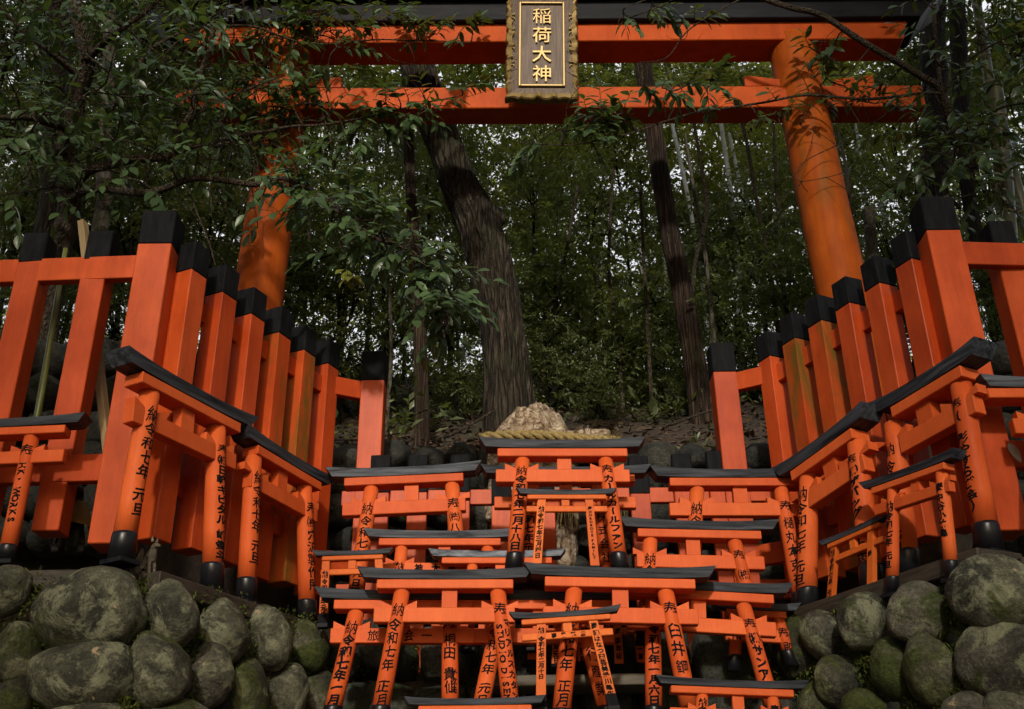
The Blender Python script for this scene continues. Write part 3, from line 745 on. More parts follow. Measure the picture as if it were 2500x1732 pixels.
bm = bmesh.new(); add_box(bm, ((a.x + b.x) / 2, YG - 0.02, (a.z + b.z) / 2), (0.2, 0.12, a.z - b.z + 0.06)); gp(bm_obj('strut', bm, GATE_BEAM))

# plaque
def plaque():
    Yp = YG - 0.30
    top, bot = at(1219, -22, Yp - 0.10), at(1219, 230, Yp)
    W = px(158, (top + bot) / 2) ; H = (top - bot).length
    Z = (top - bot).normalized(); X = Vector((1, 0, -0.012)).normalized(); Yv = Z.cross(X).normalized(); X = Yv.cross(Z).normalized()
    root = empty('shrine_plaque', (top + bot) / 2, Matrix((X, Yv, Z)).transposed()); tag(root, 'dark wood plaque with gilded characters and wavy gold frame on the gate', 'plaque')
    w, h = W / 2, H / 2; iw, ih = W * 0.325, H * 0.375
    # flared wooden border from the inner panel out to the wavy edge
    N = 160; outer, inner = [], []
    def rect(t, a, b):
        per = 4 * (a + b); s = t * per
        if s < 2 * a: return -a + s, -b, 0
        s -= 2 * a
        if s < 2 * b: return a, -b + s, 1
        s -= 2 * b
        if s < 2 * a: return a - s, b, 2
        return -a, b - (s - 2 * a), 3
    V, Fc = [], []; E = []
    for i in range(N):
        t = i / N
        x, z, side = rect(t, w, h); xi, zi, _ = rect(t, iw, ih)
        k = abs(math.sin(t * 2 * math.pi * 13)); amp = W * 0.05
        ins = amp * (0.5 - k) + W * 0.035 * (math.cos((z / h if side in (1, 3) else x / w) * math.pi * 1.0) * 0.5 + 0.1)
        if side in (0, 2): z -= math.copysign(ins, z)
        else: x -= math.copysign(ins, x)
        V.append((xi, 0.0, zi)); V.append((x, -0.055 + 0.012 * k, z)); V.append((x, 0.012, z)); E.append(Vector((x, -0.055 + 0.012 * k, z)))
    for i in range(N):
        j = (i + 1) % N
        Fc.append((3 * i, 3 * j, 3 * j + 1, 3 * i + 1)); Fc.append((3 * i + 1, 3 * j + 1, 3 * j + 2, 3 * i + 2))
    Fc.append(tuple(3 * i + 2 for i in range(N)))
    mb = MB(); mb.add(V, Fc); mb.obj('border', PLAQUE, root, False)
    mb = MB(); pts = E + [E[0]]
    # gilded rim: a band running along the wavy edge
    Vr, Fr = [], []
    for i in range(N):
        e = E[i]; inn = e * (1 - 0.075 * W / max(0.05, math.hypot(e.x, e.z))); 
        Vr += [(e.x * 1.0, e.y - 0.006, e.z), (e.x * 1.03, e.y + 0.004, e.z * 1.02), (e.x * 1.03, 0.016, e.z * 1.02), (inn.x, e.y + 0.006, inn.z)]
    for i in range(N):
        j = (i + 1) % N
        for k in range(2): Fr.append((4 * i + k, 4 * j + k, 4 * j + k + 1, 4 * i + k + 1))
        Fr.append((4 * i + 3, 4 * j + 3, 4 * j, 4 * i))
    mb.add(Vr, Fr); mb.obj('gilded_rim', GOLD, root, False)
    bm = bmesh.new(); add_box(bm, (0, 0.004, 0), (iw * 2 + 0.004, 0.016, ih * 2 + 0.004)); bm_obj('panel', bm, PLAQUE, root)
    bm = bmesh.new(); t = W * 0.028
    for sx in (-1, 1): add_box(bm, (sx * (iw - t / 2), -0.012, 0), (t, 0.02, ih * 2), None, 0.003)
    for sz in (-1, 1): add_box(bm, (0, -0.012, sz * (ih - t / 2)), (iw * 2 - 2 * t - 0.001, 0.02, t), None, 0.003)
    bm_obj('gilded_fillet', bm, GOLD, root)
    mb = MB()
    for i, ch in enumerate('稲荷大神'):
        Vg, Fg = glyph(ch, None); s = W * 0.285; zc = ih * (0.66 - 0.455 * i)
        b0 = [Vector((gx * s, -0.020, zc + gy * s)) for gx, gy in Vg]
        mb.add(b0, Fg)
        from collections import Counter
        cnt = Counter()
        for f in Fg:
            for k in range(len(f)): cnt[tuple(sorted((f[k], f[(k + 1) % len(f)])))] += 1
        Vs, Fs = [], []
        for (p_, q_), c in cnt.items():
            if c == 1:
                k = len(Vs); Vs += [b0[p_], b0[q_], b0[q_] + Vector((0, 0.018, 0)), b0[p_] + Vector((0, 0.018, 0))]; Fs.append((k, k + 1, k + 2, k + 3))
        mb.add(Vs, Fs)
    mb.obj('lettering', GOLD, root, False)
    # gilt scrolls on the border
    mb = MB()
    for sx in (-1, 1):
        for zc in (0.62, 0.28, -0.1, -0.5):
            for fl in (-1, 1):
                c = Vector((sx * (iw + (w - iw) * 0.45), -0.030, zc * ih)); pts = []
                for k in range(15):
                    a = k / 14 * 4.2; rad = W * 0.030 * (1 - k / 17)
                    pts.append(c + Vector((sx * (math.cos(a) * rad), -0.004, fl * (W * 0.045 - math.sin(a) * rad))))
                mb.tube(pts, [0.0045] * 15, 6)
    mb.obj('gilt_scroll', GOLD, root)
plaque()

# ------------------------------------------------------------------ boulders and walls
def boulder_mesh(seed, square=0.0, rough=1.0, sub=4):
    bm = bmesh.new(); bmesh.ops.create_icosphere(bm, subdivisions=sub, radius=1.0)
    o = Vector((seed * 7.3, seed * 3.1, seed * 5.7))
    # a few cut planes give the flat cheeks of river boulders
    rs = random.Random(seed); cuts = []
    for _ in range(5):
        n = Vector((rs.uniform(-1, 1), rs.uniform(-1, 1), rs.uniform(-1, 1))).normalized(); cuts.append((n, rs.uniform(0.62, 0.9)))
    for v in bm.verts:
        p = v.co.copy()
        if square > 0:
            m = max(abs(p.x), abs(p.y), abs(p.z)); p = p.lerp(p / m * 0.92, square)
        for n, dd in cuts:
            e = p.dot(n) - dd
            if e > 0: p -= n * e * 0.5
        p *= 1 + rough * (0.10 * mnoise.noise(p * 1.1 + o) + 0.05 * mnoise.noise(p * 2.6 + o) + 0.018 * mnoise.noise(p * 9 + o))
        v.co = p
    me = bpy.data.meshes.new('boulder'); bm.to_mesh(me); bm.free(); return me
_bs = [0]
def boulder(parent, u, v, ru, rv, Y, rot=0, mat=None, square=0.0, depth=None, name='boulder'):
    _bs[0] += 1
    c = at(u, v, Y); rx, rz = px(ru, c), px(rv, c) / 0.93; ry = depth or min(max(rx, rz) * 0.85, 0.19)
    me = boulder_mesh(_bs[0], square)
    M = Matrix.Rotation(R_(-rot), 4, 'Y') @ Matrix.Diagonal((rx * 1.06, ry, rz * 1.06, 1))
    me.transform(M)
    o = link(name, me, mat or STONES[_bs[0] % 3], None, True); o.location = c + Vector((0, ry * 0.5, 0)); o.parent = parent
    if parent: o.matrix_parent_inverse = parent.matrix_world.inverted()
    return o
def Yleft(u):                                   # face of the retaining wall below the left fence
    d = ray(u, 1420); q = FL_P + FL_N * 0.34
    t = q.dot(FL_N) / (d / d.y).dot(FL_N); return max(3.98, min(5.1, t))
def Yright(u):
    d = ray(u, 1420); q = FR_P + FR_N * 0.42
    t = q.dot(FR_N) / (d / d.y).dot(FR_N); return max(3.95, min(5.1, t))
lw = empty('boulder_wall', at(300, 1450, 4.1)); tag(lw, 'dry boulder wall with greenish lichen under the mossy fence', 'stone wall')
for i, (u, v, ru, rv, rot) in enumerate([(183, 1366, 126, 98, 0), (376, 1372, 63, 72, 35), (494, 1412, 57, 68, 15), (596, 1426, 50, 66, 20), (688, 1448, 47, 54, 20),
        (8, 1322, 50, 52, 0), (22, 1470, 52, 72, 5), (172, 1514, 128, 88, -8), (342, 1500, 68, 88, 20), (458, 1516, 58, 66, 0), (546, 1556, 50, 72, 10),
        (642, 1552, 46, 62, 0), (712, 1564, 44, 54, 0), (8, 1585, 50, 62, 0), (195, 1622, 100, 48, 0), (375, 1622, 90, 46, 0), (90, 1410, 40, 60, 0), (280, 1445, 40, 50, 0),
        (480, 1610, 60, 40, 0), (590, 1625, 60, 40, 0), (690, 1630, 50, 40, 0), (425, 1440, 35, 45, 0), (100, 1620, 60, 40, 0), (-110, 1340, 80, 70, 0), (-130, 1490, 90, 80, 0), (-260, 1400, 85, 90, 0), (-270, 1560, 90, 70, 0)]):
    fill = 16 <= i < 23
    boulder(lw, u, v, ru, rv, Yleft(u) + (0.14 if fill else 0), rot, DSTONE if fill else (STONES[0] if i in (0, 1, 3, 7, 2) else None))
rw = empty('boulder_wall', at(2100, 1450, 4.1)); tag(rw, 'dry boulder wall with thick dark moss under the leaf marked fence', 'stone wall')
for i, (u, v, ru, rv, rot) in enumerate([(1792, 1452, 46, 66, 0), (1858, 1424, 50, 52, 0), (1958, 1394, 62, 60, -15), (2084, 1376, 76, 66, -10), (2252, 1326, 98, 82, -6),
        (2300, 1490, 120, 92, -15), (2108, 1502, 56, 76, 10), (2018, 1500, 50, 60, 0), (1892, 1530, 50, 54, 0), (1850, 1580, 48, 44, 0), (1962, 1592, 62, 44, 0), (2190, 1606, 60, 44, 0),
        (2290, 1606, 70, 50, -10), (1770, 1580, 40, 60, 0), (1900, 1475, 40, 40, 0), (2190, 1440, 45, 50, 0), (2030, 1440, 45, 45, 0), (2060, 1595, 55, 40, 0), (2180, 1530, 40, 50, 0), (1830, 1500, 40, 40, 0), (2420, 1340, 95, 85, 0), (2560, 1370, 80, 80, 0), (2440, 1520, 100, 90, 0), (2600, 1530, 90, 90, 0)]):
    fill = 13 <= i < 20
    boulder(rw, u, v, ru, rv, Yright(u) + (0.14 if fill else 0), rot, DSTONE if fill else (STONES[2] if i in (0, 6, 7, 8, 9, 10) else STONES[1 if i % 2 else 0]))
cw = empty('block_wall', at(1250, 1500, 5.2)); tag(cw, 'low wall of dark squared mossy stones behind the front torii posts', 'stone wall')
for (u, v, ru, rv, sq) in [(775, 1480, 45, 50, 0.5), (872, 1462, 66, 62, 0.6), (1010, 1468, 66, 60, 0.6), (1140, 1470, 60, 60, 0.6), (1262, 1466, 60, 60, 0.6), (1380, 1468, 58, 60, 0.6), (1500, 1470, 60, 62, 0.6), (1642, 1476, 84, 66, 0.55), (1745, 1500, 40, 60, 0.5),
        (790, 1585, 60, 50, 0.5), (880, 1580, 66, 48, 0.6), (990, 1582, 68, 44, 0.35), (1120, 1590, 66, 44, 0.5), (1240, 1590, 62, 44, 0.6), (1370, 1588, 70, 44, 0.6), (1500, 1592, 62, 46, 0.6), (1640, 1596, 80, 50, 0.5), (1745, 1600, 50, 50, 0.5),
        (820, 1660, 80, 40, 0.5), (980, 1660, 85, 40, 0.5), (1150, 1665, 90, 40, 0.5), (1330, 1665, 90, 40, 0.5), (1510, 1665, 90, 40, 0.5), (1680, 1670, 90, 40, 0.5)]:
    boulder(cw, u, v, ru, rv, 5.20, random.uniform(-4, 4), BSTONE, sq, 0.2, 'block')
bw = empty('cobble_wall', at(1250, 1040, 6.0)); tag(bw, 'dark cobble retaining wall behind the low fence, holding back the leafy slope', 'stone wall')
rs = random.Random(5)
for row, v in enumerate((1030, 1086, 1150, 1214, 1280, 1345)):
    u = 735 + rs.uniform(-20, 20)
    while u < 1790:
        ru = rs.uniform(32, 50)
        boulder(bw, u + ru, v + rs.uniform(-6, 6), ru * 1.02, rs.uniform(33, 40), 5.98, rs.uniform(-12, 12), DSTONE, 0.1, 0.16, 'cobble'); u += ru * 1.9
for side, us in ((-1, (20, 95, 175, 215, 245)), (1, (2262, 2300, 2345))):
    sw = empty('cobble_wall', at(us[0], 950, 5.2)); tag(sw, 'stacked dark cobbles seen between the outer pickets, ' + ('beside the green cane' if side < 0 else 'beside the peeling rail'), 'stone wall')
    for v in (800, 880, 960, 1040, 1120, 1200):
        for u in us: boulder(sw, u + rs.uniform(-8, 8), v + rs.uniform(-8, 8), 42, 44, 5.15, rs.uniform(-10, 10), DSTONE, 0.1, 0.16, 'cobble')

# pale rock and straw rope
bm = bmesh.new(); bmesh.ops.create_icosphere(bm, subdivisions=5, radius=1.0)
c = at(1190, 1110, 5.86); rx = px(104, c)
prof = [(-1.0, 1.04), (0.2, 1.0), (0.55, 0.85), (0.85, 0.55), (1.0, 0.35)]
for v in bm.verts:
    p = v.co.copy(); m = max(abs(p.x), abs(p.z)); p = p.lerp(Vector((p.x / m, p.y, p.z / m)), 0.25)
    q = p * (1 + 0.20 * mnoise.noise(p * 1.3 + Vector((4, 1, 2))) + 0.10 * mnoise.noise(p * 3.2) + 0.10 * abs(mnoise.noise(p * 7)) + 0.015 * mnoise.noise(p * 18))
    v.co = Vector((q.x * rx * (1.0 if q.z < 0.55 else 1.0 - 0.35 * (q.z - 0.55)), q.y * 0.22, q.z * px(205, c) / 0.93))
o = bm_obj('standing_rock', bm, PALEROCK, None, True); o.location = c + Vector((0.03, 0.12, 0)); tag(o, 'pale veined rock rising behind the straw rope at the centre', 'rock')
sbm = bpy.data.meshes.new('x')
c = at(1315, 1010, 5.86); me = boulder_mesh(77, 0.7, 1.2); me.transform(Matrix.Diagonal((px(66, c), 0.15, px(34, c), 1)))
o = link('flat_rock', me, PALEROCK, None, True); o.location = c; tag(o, 'flat pale rock ledge beside the tall rock, above the rope', 'rock')
mb = MB(); A, B = at(1078, 986, 5.60), at(1396, 989, 5.60); n = 110; rr = px(10.5, A)
for k in range(3):
    pts, rad = [], []
    for i in range(n + 1):
        t = i / n; base = A.lerp(B, t) + Vector((0, -0.02 * math.sin(math.pi * t), 0.012 * math.sin(t * 5)))
        a = t * 2 * math.pi * 4.6 + k * 2 * math.pi / 3
        pts.append(base + Vector((0, math.cos(a), math.sin(a))) * rr * 0.60); rad.append(rr * (0.64 if 0.03 < t < 0.97 else 0.5))
    mb.tube(pts, rad, 10)
rs = random.Random(3)
for i in range(420):                                # loose straws
    t = rs.random() if i > 160 else rs.choice((rs.uniform(0, 0.08), rs.uniform(0.9, 1.0))); b0 = A.lerp(B, t) + Vector((0, rs.uniform(-1, 0.4), rs.uniform(-0.9, 0.9))) * rr
    dr = Vector((rs.uniform(-1, 1), rs.uniform(-0.9, 0.2), rs.uniform(-0.5, 0.9))).normalized() * rs.uniform(0.012, 0.05)
    mb.tube([b0, b0 + dr * 0.5 + Vector((0, 0, 0.003)), b0 + dr], [0.0011, 0.001, 0.0005], 3)
o = mb.obj('straw_rope', STRAW); tag(o, 'thick twisted straw rope tied across the pale rock', 'rope')
# bundles of straw hanging behind the low fence
rs = random.Random(8)
for u0, n in ((1180, 26), (1270, 34), (1385, 20)):
    mb = MB()
    for i in range(n):
        a = at(u0 + rs.uniform(-16, 16), 1040, 5.70); b = at(u0 + rs.uniform(-34, 34), 1160 + rs.uniform(-30, 40), 5.68)
        mb.tube([a, a.lerp(b, 0.5) + Vector((rs.uniform(-.01, .01), 0, 0)), b], [0.0022, 0.002, 0.001], 4)
    tag(mb.obj('straw_tassel', STRAW), 'hanging straw tassel ' + {1180: 'behind the date post of the top torii', 1270: 'seen through the middle of the top torii', 1385: 'behind the donor post of the top torii'}[u0], 'tassel')

# ------------------------------------------------------------------ timber ledges
def beam(name, a, b, w, h, mat, label, cat='beam'):
    d = b - a; bm = bmesh.new(); add_box(bm, (0, 0, 0), (d.length, w, h), None, 0.004)
    for v in bm.verts: v.co.z += 0.006 * mnoise.noise(v.co * 6); 
    o = bm_obj(name, bm, mat); o.location = (a + b) / 2; o.rotation_euler = (0, -math.atan2(d.z, math.hypot(d.x, d.y)), math.atan2(d.y, d.x)); return tag(o, label, cat)
ZLED = hit(272, 1262, *PL).z
a = FL_P + FL_N * 0.20 - FL_D * 0.25; b = FL_P + FL_N * 0.20 + FL_D * 1.35
beam('timber_ledge', Vector((a.x, a.y, ZLED - 0.055)), Vector((b.x, b.y, ZLED - 0.055)), 0.20, 0.07, DARKWOOD, 'dark damp timber ledge under the torii along the mossy fence')
beam('timber_ledge', Vector((-2.6, 4.22, ZLED - 0.05)), Vector((a.x - 0.02, 4.22, ZLED - 0.05)), 0.22, 0.07, DARKWOOD, 'rotting timber ledge below the front facing torii with capital letters')
pz = hit(2345, 1250, *face_plane(4.12)).z
beam('timber_ledge', Vector((at(2262, 1250, 4.16).x, 4.16, pz - 0.055)), Vector((3.4, 4.16, pz - 0.055)), 0.24, 0.07, DARKWOOD, 'timber ledge under the streaked torii at the picture edge')
ZRED = hit(2046, 1302, *PR(0.17)).z
a = FR_P + FR_N * 0.24 - FR_D * 0.35; b = FR_P + FR_N * 0.24 + FR_D * 1.2
beam('timber_ledge', Vector((b.x, b.y, ZRED - 0.06)), Vector((a.x, a.y, ZRED - 0.06)), 0.24, 0.07, DARKWOOD, 'dark timber ledge under the torii along the leaf marked fence')
zc = hit(1155, 1290, *face_plane(4.86)).z
beam('shelf_board', Vector((-0.10, 4.90, zc - 0.035)), Vector((0.62, 4.90, zc - 0.035)), 0.30, 0.035, BLACKBOARD, 'black shelf board carrying the top votive torii', 'shelf')
zc = at(1300, 1524, 5.0).z
beam('shelf_board', Vector((-0.15, 5.02, zc - 0.03)), Vector((0.62, 5.02, zc - 0.03)), 0.26, 0.05, SHELFWOOD, 'weathered plank under the little torii in the dark gap', 'shelf')
zc = at(1000, 1656, 4.66).z
beam('shelf_board', Vector((-1.1, 4.66, zc - 0.03)), Vector((1.15, 4.66, zc - 0.03)), 0.5, 0.05, SHELFWOOD, 'plank under the front row torii, below the picture edge', 'shelf')
beam('earth_bank', Vector((-1.6, 5.6, 1.18)), Vector((1.7, 5.6, 1.18)), 0.72, 2.36, SOIL, 'dark packed earth bank behind the block wall', 'bank')

# ------------------------------------------------------------------ leaves
def leaf_template_near():
    t = np.array([0, .22, .5, .78, 1.0]); w = np.array([0, .16, .21, .14, 0.0]); z = -0.16 * t ** 2
    V = [(0, t[i], z[i]) for i in range(5)] + [(-w[i], t[i], z[i] + 0.28 * w[i]) for i in (1, 2, 3)] + [(w[i], t[i], z[i] + 0.28 * w[i]) for i in (1, 2, 3)]
    Fc = [(0, 1, 5), (1, 2, 6, 5), (2, 3, 7, 6), (3, 4, 7), (0, 8, 1), (1, 8, 9, 2), (2, 9, 10, 3), (3, 10, 4)]
    return np.array(V), Fc
def leaf_template_far():
    V = [(0, 0, 0), (-0.2, 0.45, 0.05), (0, 1, -0.1), (0.2, 0.45, 0.05), (0, 0.5, -0.01)]
    return np.array(V), [(0, 4, 1), (4, 2, 1), (0, 3, 4), (4, 3, 2)]
TN, TF = leaf_template_near(), leaf_template_far()
def leaves_mesh(name, tmpl, P, D, Nn, S):
    """P base points, D directions, Nn rough up directions (all N x 3), S sizes"""
    tv, tf = tmpl; n = len(P); k = len(tv)
    D = D / (np.linalg.norm(D, axis=1, keepdims=True) + 1e-9)
    X = np.cross(D, Nn); X /= (np.linalg.norm(X, axis=1, keepdims=True) + 1e-9); Z = np.cross(X, D)
    W = (tv[None, :, 0:1] * X[:, None, :] + tv[None, :, 1:2] * D[:, None, :] + tv[None, :, 2:3] * Z[:, None, :]) * S[:, None, None] + P[:, None, :]
    V = W.reshape(-1, 3).astype(np.float32)
    lt = np.array([len(f) for f in tf]); li = np.concatenate([np.array(f) for f in tf])
    L = (li[None, :] + (np.arange(n) * k)[:, None]).ravel().astype(np.int32)
    tot = np.tile(lt, n).astype(np.int32); st = (np.cumsum(tot) - tot).astype(np.int32)
    me = bpy.data.meshes.new(name)
    me.vertices.add(len(V)); me.vertices.foreach_set('co', V.ravel())
    me.loops.add(len(L)); me.loops.foreach_set('vertex_index', L)
    me.polygons.add(len(tot)); me.polygons.foreach_set('loop_start', st); me.polygons.foreach_set('loop_total', tot)
    me.polygons.foreach_set('use_smooth', np.ones(len(tot), dtype=bool))
    me.update(calc_edges=True); me.validate(); return me

class Tree:
    """limbs given by hand; twigs grow from the nearest limb towards the given points"""
    def __init__(s): s.mb = MB(); s.N = []; s.LP = []; s.LD = []; s.LS = []
    def limb(s, pts, r0, r1, seg=9, n=8):
        path = smooth_path(pts, n); m = len(path)
        path = [p + Vector((mnoise.noise(p * 4), mnoise.noise(p * 4 + Vector((5, 0, 0))), mnoise.noise(p * 4 + Vector((0, 7, 0))))) * min(0.03, r0 * 0.6) for p in path]
        rr = [r0 + (r1 - r0) * (i / (m - 1)) ** 0.8 for i in range(m)]
        s.mb.tube(path, rr, seg); s.N += [p.copy() for p in path[2:]]
    def twigs(s, targets, leaf=(0.085, 0.128), count=(6, 10), length=(0.2, 0.36), r=0.0045, droop=0.25, bias=None):
        if not targets: return
        A = np.array([list(p) for p in s.N]); order = sorted(targets, key=lambda q: np.min(np.sum((A - np.array(q)) ** 2, axis=1)))
        arr = [A]
        for q in order:
            A = np.concatenate(arr) if len(arr) > 1 else arr[0]; arr = [A]
            d2 = np.sum((A - np.array(q)) ** 2, axis=1); a = Vector(A[int(np.argmin(d2))])
            dist = (q - a).length
            if dist > 0.03:
                mid = a.lerp(q, 0.5) + Vector((random.uniform(-1, 1), random.uniform(-1, 1), random.uniform(-0.3, 1))) * dist * 0.13
                path = smooth_path([a, mid, q], 4); s.mb.tube(path, [r * (1.5 - 0.6 * i / 8) for i in range(len(path))], 5)
                arr.append(np.array([list(p) for p in path[2:]]))
            # leafy shoot
            dr = (q - a).normalized() if dist > 0.03 else Vector((random.uniform(-1, 1), random.uniform(-1, 1), 0))
            dr = (dr + Vector((random.uniform(-.9, .9), random.uniform(-.9, .3), random.uniform(-.6, .4))) + (bias or Vector((0, 0, 0)))).normalized()
            Ln = random.uniform(*length); k = random.randint(*count)
            p1 = q + dr * Ln * 0.5; p2 = q + dr * Ln + Vector((0, 0, -droop * Ln * 0.6))
            sp = smooth_path([q, p1, p2], 5); s.mb.tube(sp, [r * (0.8 - 0.6 * i / (len(sp) - 1)) for i in range(len(sp))], 4)
            side = dr.cross(Vector((0, 0, 1))); side = side.normalized() if side.length > 0.1 else Vector((1, 0, 0))
            for i in range(k):
                t = 0.12 + 0.88 * i / (k - 1); j = t * (len(sp) - 1); i0 = min(int(j), len(sp) - 2); pt = sp[i0].lerp(sp[i0 + 1], j - i0)
                sg = 1 if i % 2 else -1; f = 1.0 if i == k - 1 else 0.45 + 0.3 * t
                d = dr * f + side * sg * (0.75 if i < k - 1 else 0.1) + Vector((random.uniform(-.3, .3), random.uniform(-.35, .25), random.uniform(-.55, .15) - droop))
                s.LP.append(tuple(pt)); s.LD.append(tuple(d)); s.LS.append(random.uniform(*leaf) * (0.75 + 0.25 * math.sin(math.pi * t)))
    def bare(s, n):                                 # thin leafless twigs
        for _ in range(n):
            p = random.choice(s.N); d = Vector((random.gauss(0, 1), random.gauss(0, .5), random.gauss(-0.1, .8))).normalized(); Ln = random.uniform(0.2, 0.7)
            pts = [p]
            for k in range(4): d = (d + Vector((random.gauss(0, .25), random.gauss(0, .2), random.gauss(-0.05, .25)))).normalized(); pts.append(pts[-1] + d * Ln / 4)
            s.mb.tube(smooth_path(pts, 3), [0.0032 * (1 - 0.7 * i / 12) for i in range(13)], 4)
    def finish(s, name, label, cat, tw, lf, group=None):
        root = empty(name, s.N[0]); tag(root, label, cat, group); inv = root.matrix_world.inverted()
        o = s.mb.obj('trunk', tw); o.parent = root; o.matrix_parent_inverse = inv
        n = len(s.LP)
        if n:
            up = np.array([[random.gauss(0, .4), random.gauss(-.8, .45), 0.85] for _ in range(n)])
            me = leaves_mesh('crown', TN, np.array(s.LP), np.array(s.LD), up, np.array(s.LS)); c = link('crown', me, lf, root); c.matrix_parent_inverse = inv
        return root
def area(poly, n, Y0, Y1):
    out = []; us = [p[0] for p in poly]; v_s = [p[1] for p in poly]
    while len(out) < n:
        u, v = random.uniform(min(us), max(us)), random.uniform(min(v_s), max(v_s)); ins = False; j = len(poly) - 1
        for i in range(len(poly)):
            (ax, ay), (bx, by) = poly[i], poly[j]
            if (ay > v) != (by > v) and u < (bx - ax) * (v - ay) / (by - ay) + ax: ins = not ins
            j = i
        if ins: out.append(at(u, v, random.uniform(Y0, Y1)))
    return out
def along(pts, n, thick, Y0, Y1):
    out = []; seg = [math.dist(pts[i], pts[i + 1]) for i in range(len(pts) - 1)]; tot = sum(seg)
    for _ in range(n):
        s = random.uniform(0, tot); i = 0
        while s > seg[i] and i < len(seg) - 1: s -= seg[i]; i += 1
        t = s / seg[i]; out.append(at(pts[i][0] + (pts[i + 1][0] - pts[i][0]) * t + random.gauss(0, thick * .5), pts[i][1] + (pts[i + 1][1] - pts[i][1]) * t + random.gauss(0, thick * .5), random.uniform(Y0, Y1)))
    return out
A_ = lambda Y, *q: [at(u, v, Y) for u, v in q]
def A3(*q): return [at(u, v, Y) for u, v, Y in q]

random.seed(21)
# broadleaf tree whose boughs hang in front of the gate
t = Tree()
b0 = at(150, 520, 5.7); b0.z = hill_h(b0.x, 6.1) - 0.3; b0.y = 5.75
t.limb([b0] + A3((146, 500, 5.7), (155, 350, 5.6), (175, 240, 5.5), (195, 126, 5.3), (170, 20, 5.2), (150, -60, 5.2)), 0.085, 0.035, 12)
t.limb(A3((150, 430, 5.65), (190, 395, 5.5), (250, 372, 5.4), (320, 360, 5.3), (385, 350, 5.3), (400, 300, 5.25), (430, 250, 5.2), (462, 140, 5.15), (480, 40, 5.1)), 0.04, 0.010)
t.limb(A3((385, 350, 5.3), (470, 322, 5.45), (577, 300, 5.7), (660, 285, 5.95), (760, 278, 6.05), (900, 245, 6.12), (1040, 215, 6.12)), 0.018, 0.004)
t.limb(A3((152, 450, 5.65), (202, 429, 5.5), (325, 433, 5.3), (448, 402, 5.2), (567, 416, 5.15), (640, 405, 5.1), (740, 460, 5.05), (830, 525, 5.0), (930, 570, 5.0), (985, 640, 5.0), (1000, 760, 5.0)), 0.030, 0.004)
t.limb(A3((165, 300, 5.55), (90, 270, 5.2), (20, 265, 5.0), (-60, 250, 4.9)), 0.028, 0.012)
t.limb(A3((160, 340, 5.6), (80, 350, 5.3), (0, 330, 5.1), (-60, 330, 5.0)), 0.022, 0.012)
t.limb(A3((190, 140, 5.3), (260, 80, 5.1), (340, 20, 5.0), (400, -50, 5.0)), 0.026, 0.010)
t.limb(A3((240, 255, 5.45), (300, 180, 5.4), (330, 120, 5.4), (420, 70, 5.6), (560, 60, 5.8), (700, 100, 6.02), (860, 90, 6.1), (1060, 95, 6.1)), 0.018, 0.004)
t.limb(A3((185, 180, 5.4), (100, 110, 5.1), (20, 40, 5.0), (-40, -20, 4.9)), 0.024, 0.010)
t.limb(A3((400, 300, 5.25), (480, 230, 5.3), (560, 200, 5.4), (640, 170, 5.5)), 0.012, 0.004)
t.limb(A3((415, 395, 5.22), (440, 470, 5.2), (470, 545, 5.2), (485, 600, 5.2)), 0.006, 0.004)
t.twigs(area([(-60, -60), (520, -60), (520, 330), (300, 340), (-60, 320)], 225, 4.7, 6.0))
t.twigs(area([(400, -40), (680, -60), (660, 330), (400, 300)], 95, 5.95, 6.22), length=(0.14, 0.26))
t.twigs(area([(-60, 320), (560, 320), (600, 400), (350, 430), (-60, 450)], 46, 4.9, 5.7))
t.twigs(area([(560, 60), (700, 20), (770, 90), (760, 300), (720, 400), (620, 330)], 44, 6.0, 6.2))
t.twigs(along([(700, 300), (800, 265), (930, 240), (1060, 205)], 38, 34, 6.0, 6.2), length=(0.14, 0.26))
t.twigs(along([(640, 40), (760, 75), (900, 55), (1000, 80), (1070, 100)], 32, 34, 6.0, 6.15), length=(0.14, 0.26))
t.twigs(along([(620, 400), (740, 450), (860, 525), (930, 570), (990, 650), (1000, 740)], 74, 40, 4.85, 5.2), droop=0.4, length=(0.15, 0.28))
t.twigs(area([(640, 430), (700, 420), (850, 500), (960, 600), (900, 610), (760, 540)], 15, 4.95, 5.3), droop=0.35)
t.twigs(along([(575, 505), (605, 535)], 2, 4, 6.10, 6.14), length=(0.08, 0.12), count=(4, 5))
t.bare(170)
t.finish('broadleaf_tree', 'dense glossy leaved tree with bare twigs hiding one gate post and beam end', 'tree', TWIG, LEAF_NEAR)
t = Tree(); t.limb(A3((735, 500, 5.0), (760, 540, 5.0), (775, 590, 5.0), (772, 625, 5.0)), 0.004, 0.002, 6); t.twigs(A_(5.0, (772, 610), (778, 630)), count=(5, 6), length=(0.06, 0.1), droop=0.9)
t.finish('yellowing_sprig', 'hanging sprig of yellowing leaves below the camellia bough', 'twig', TWIG, LEAF_YELLOW)

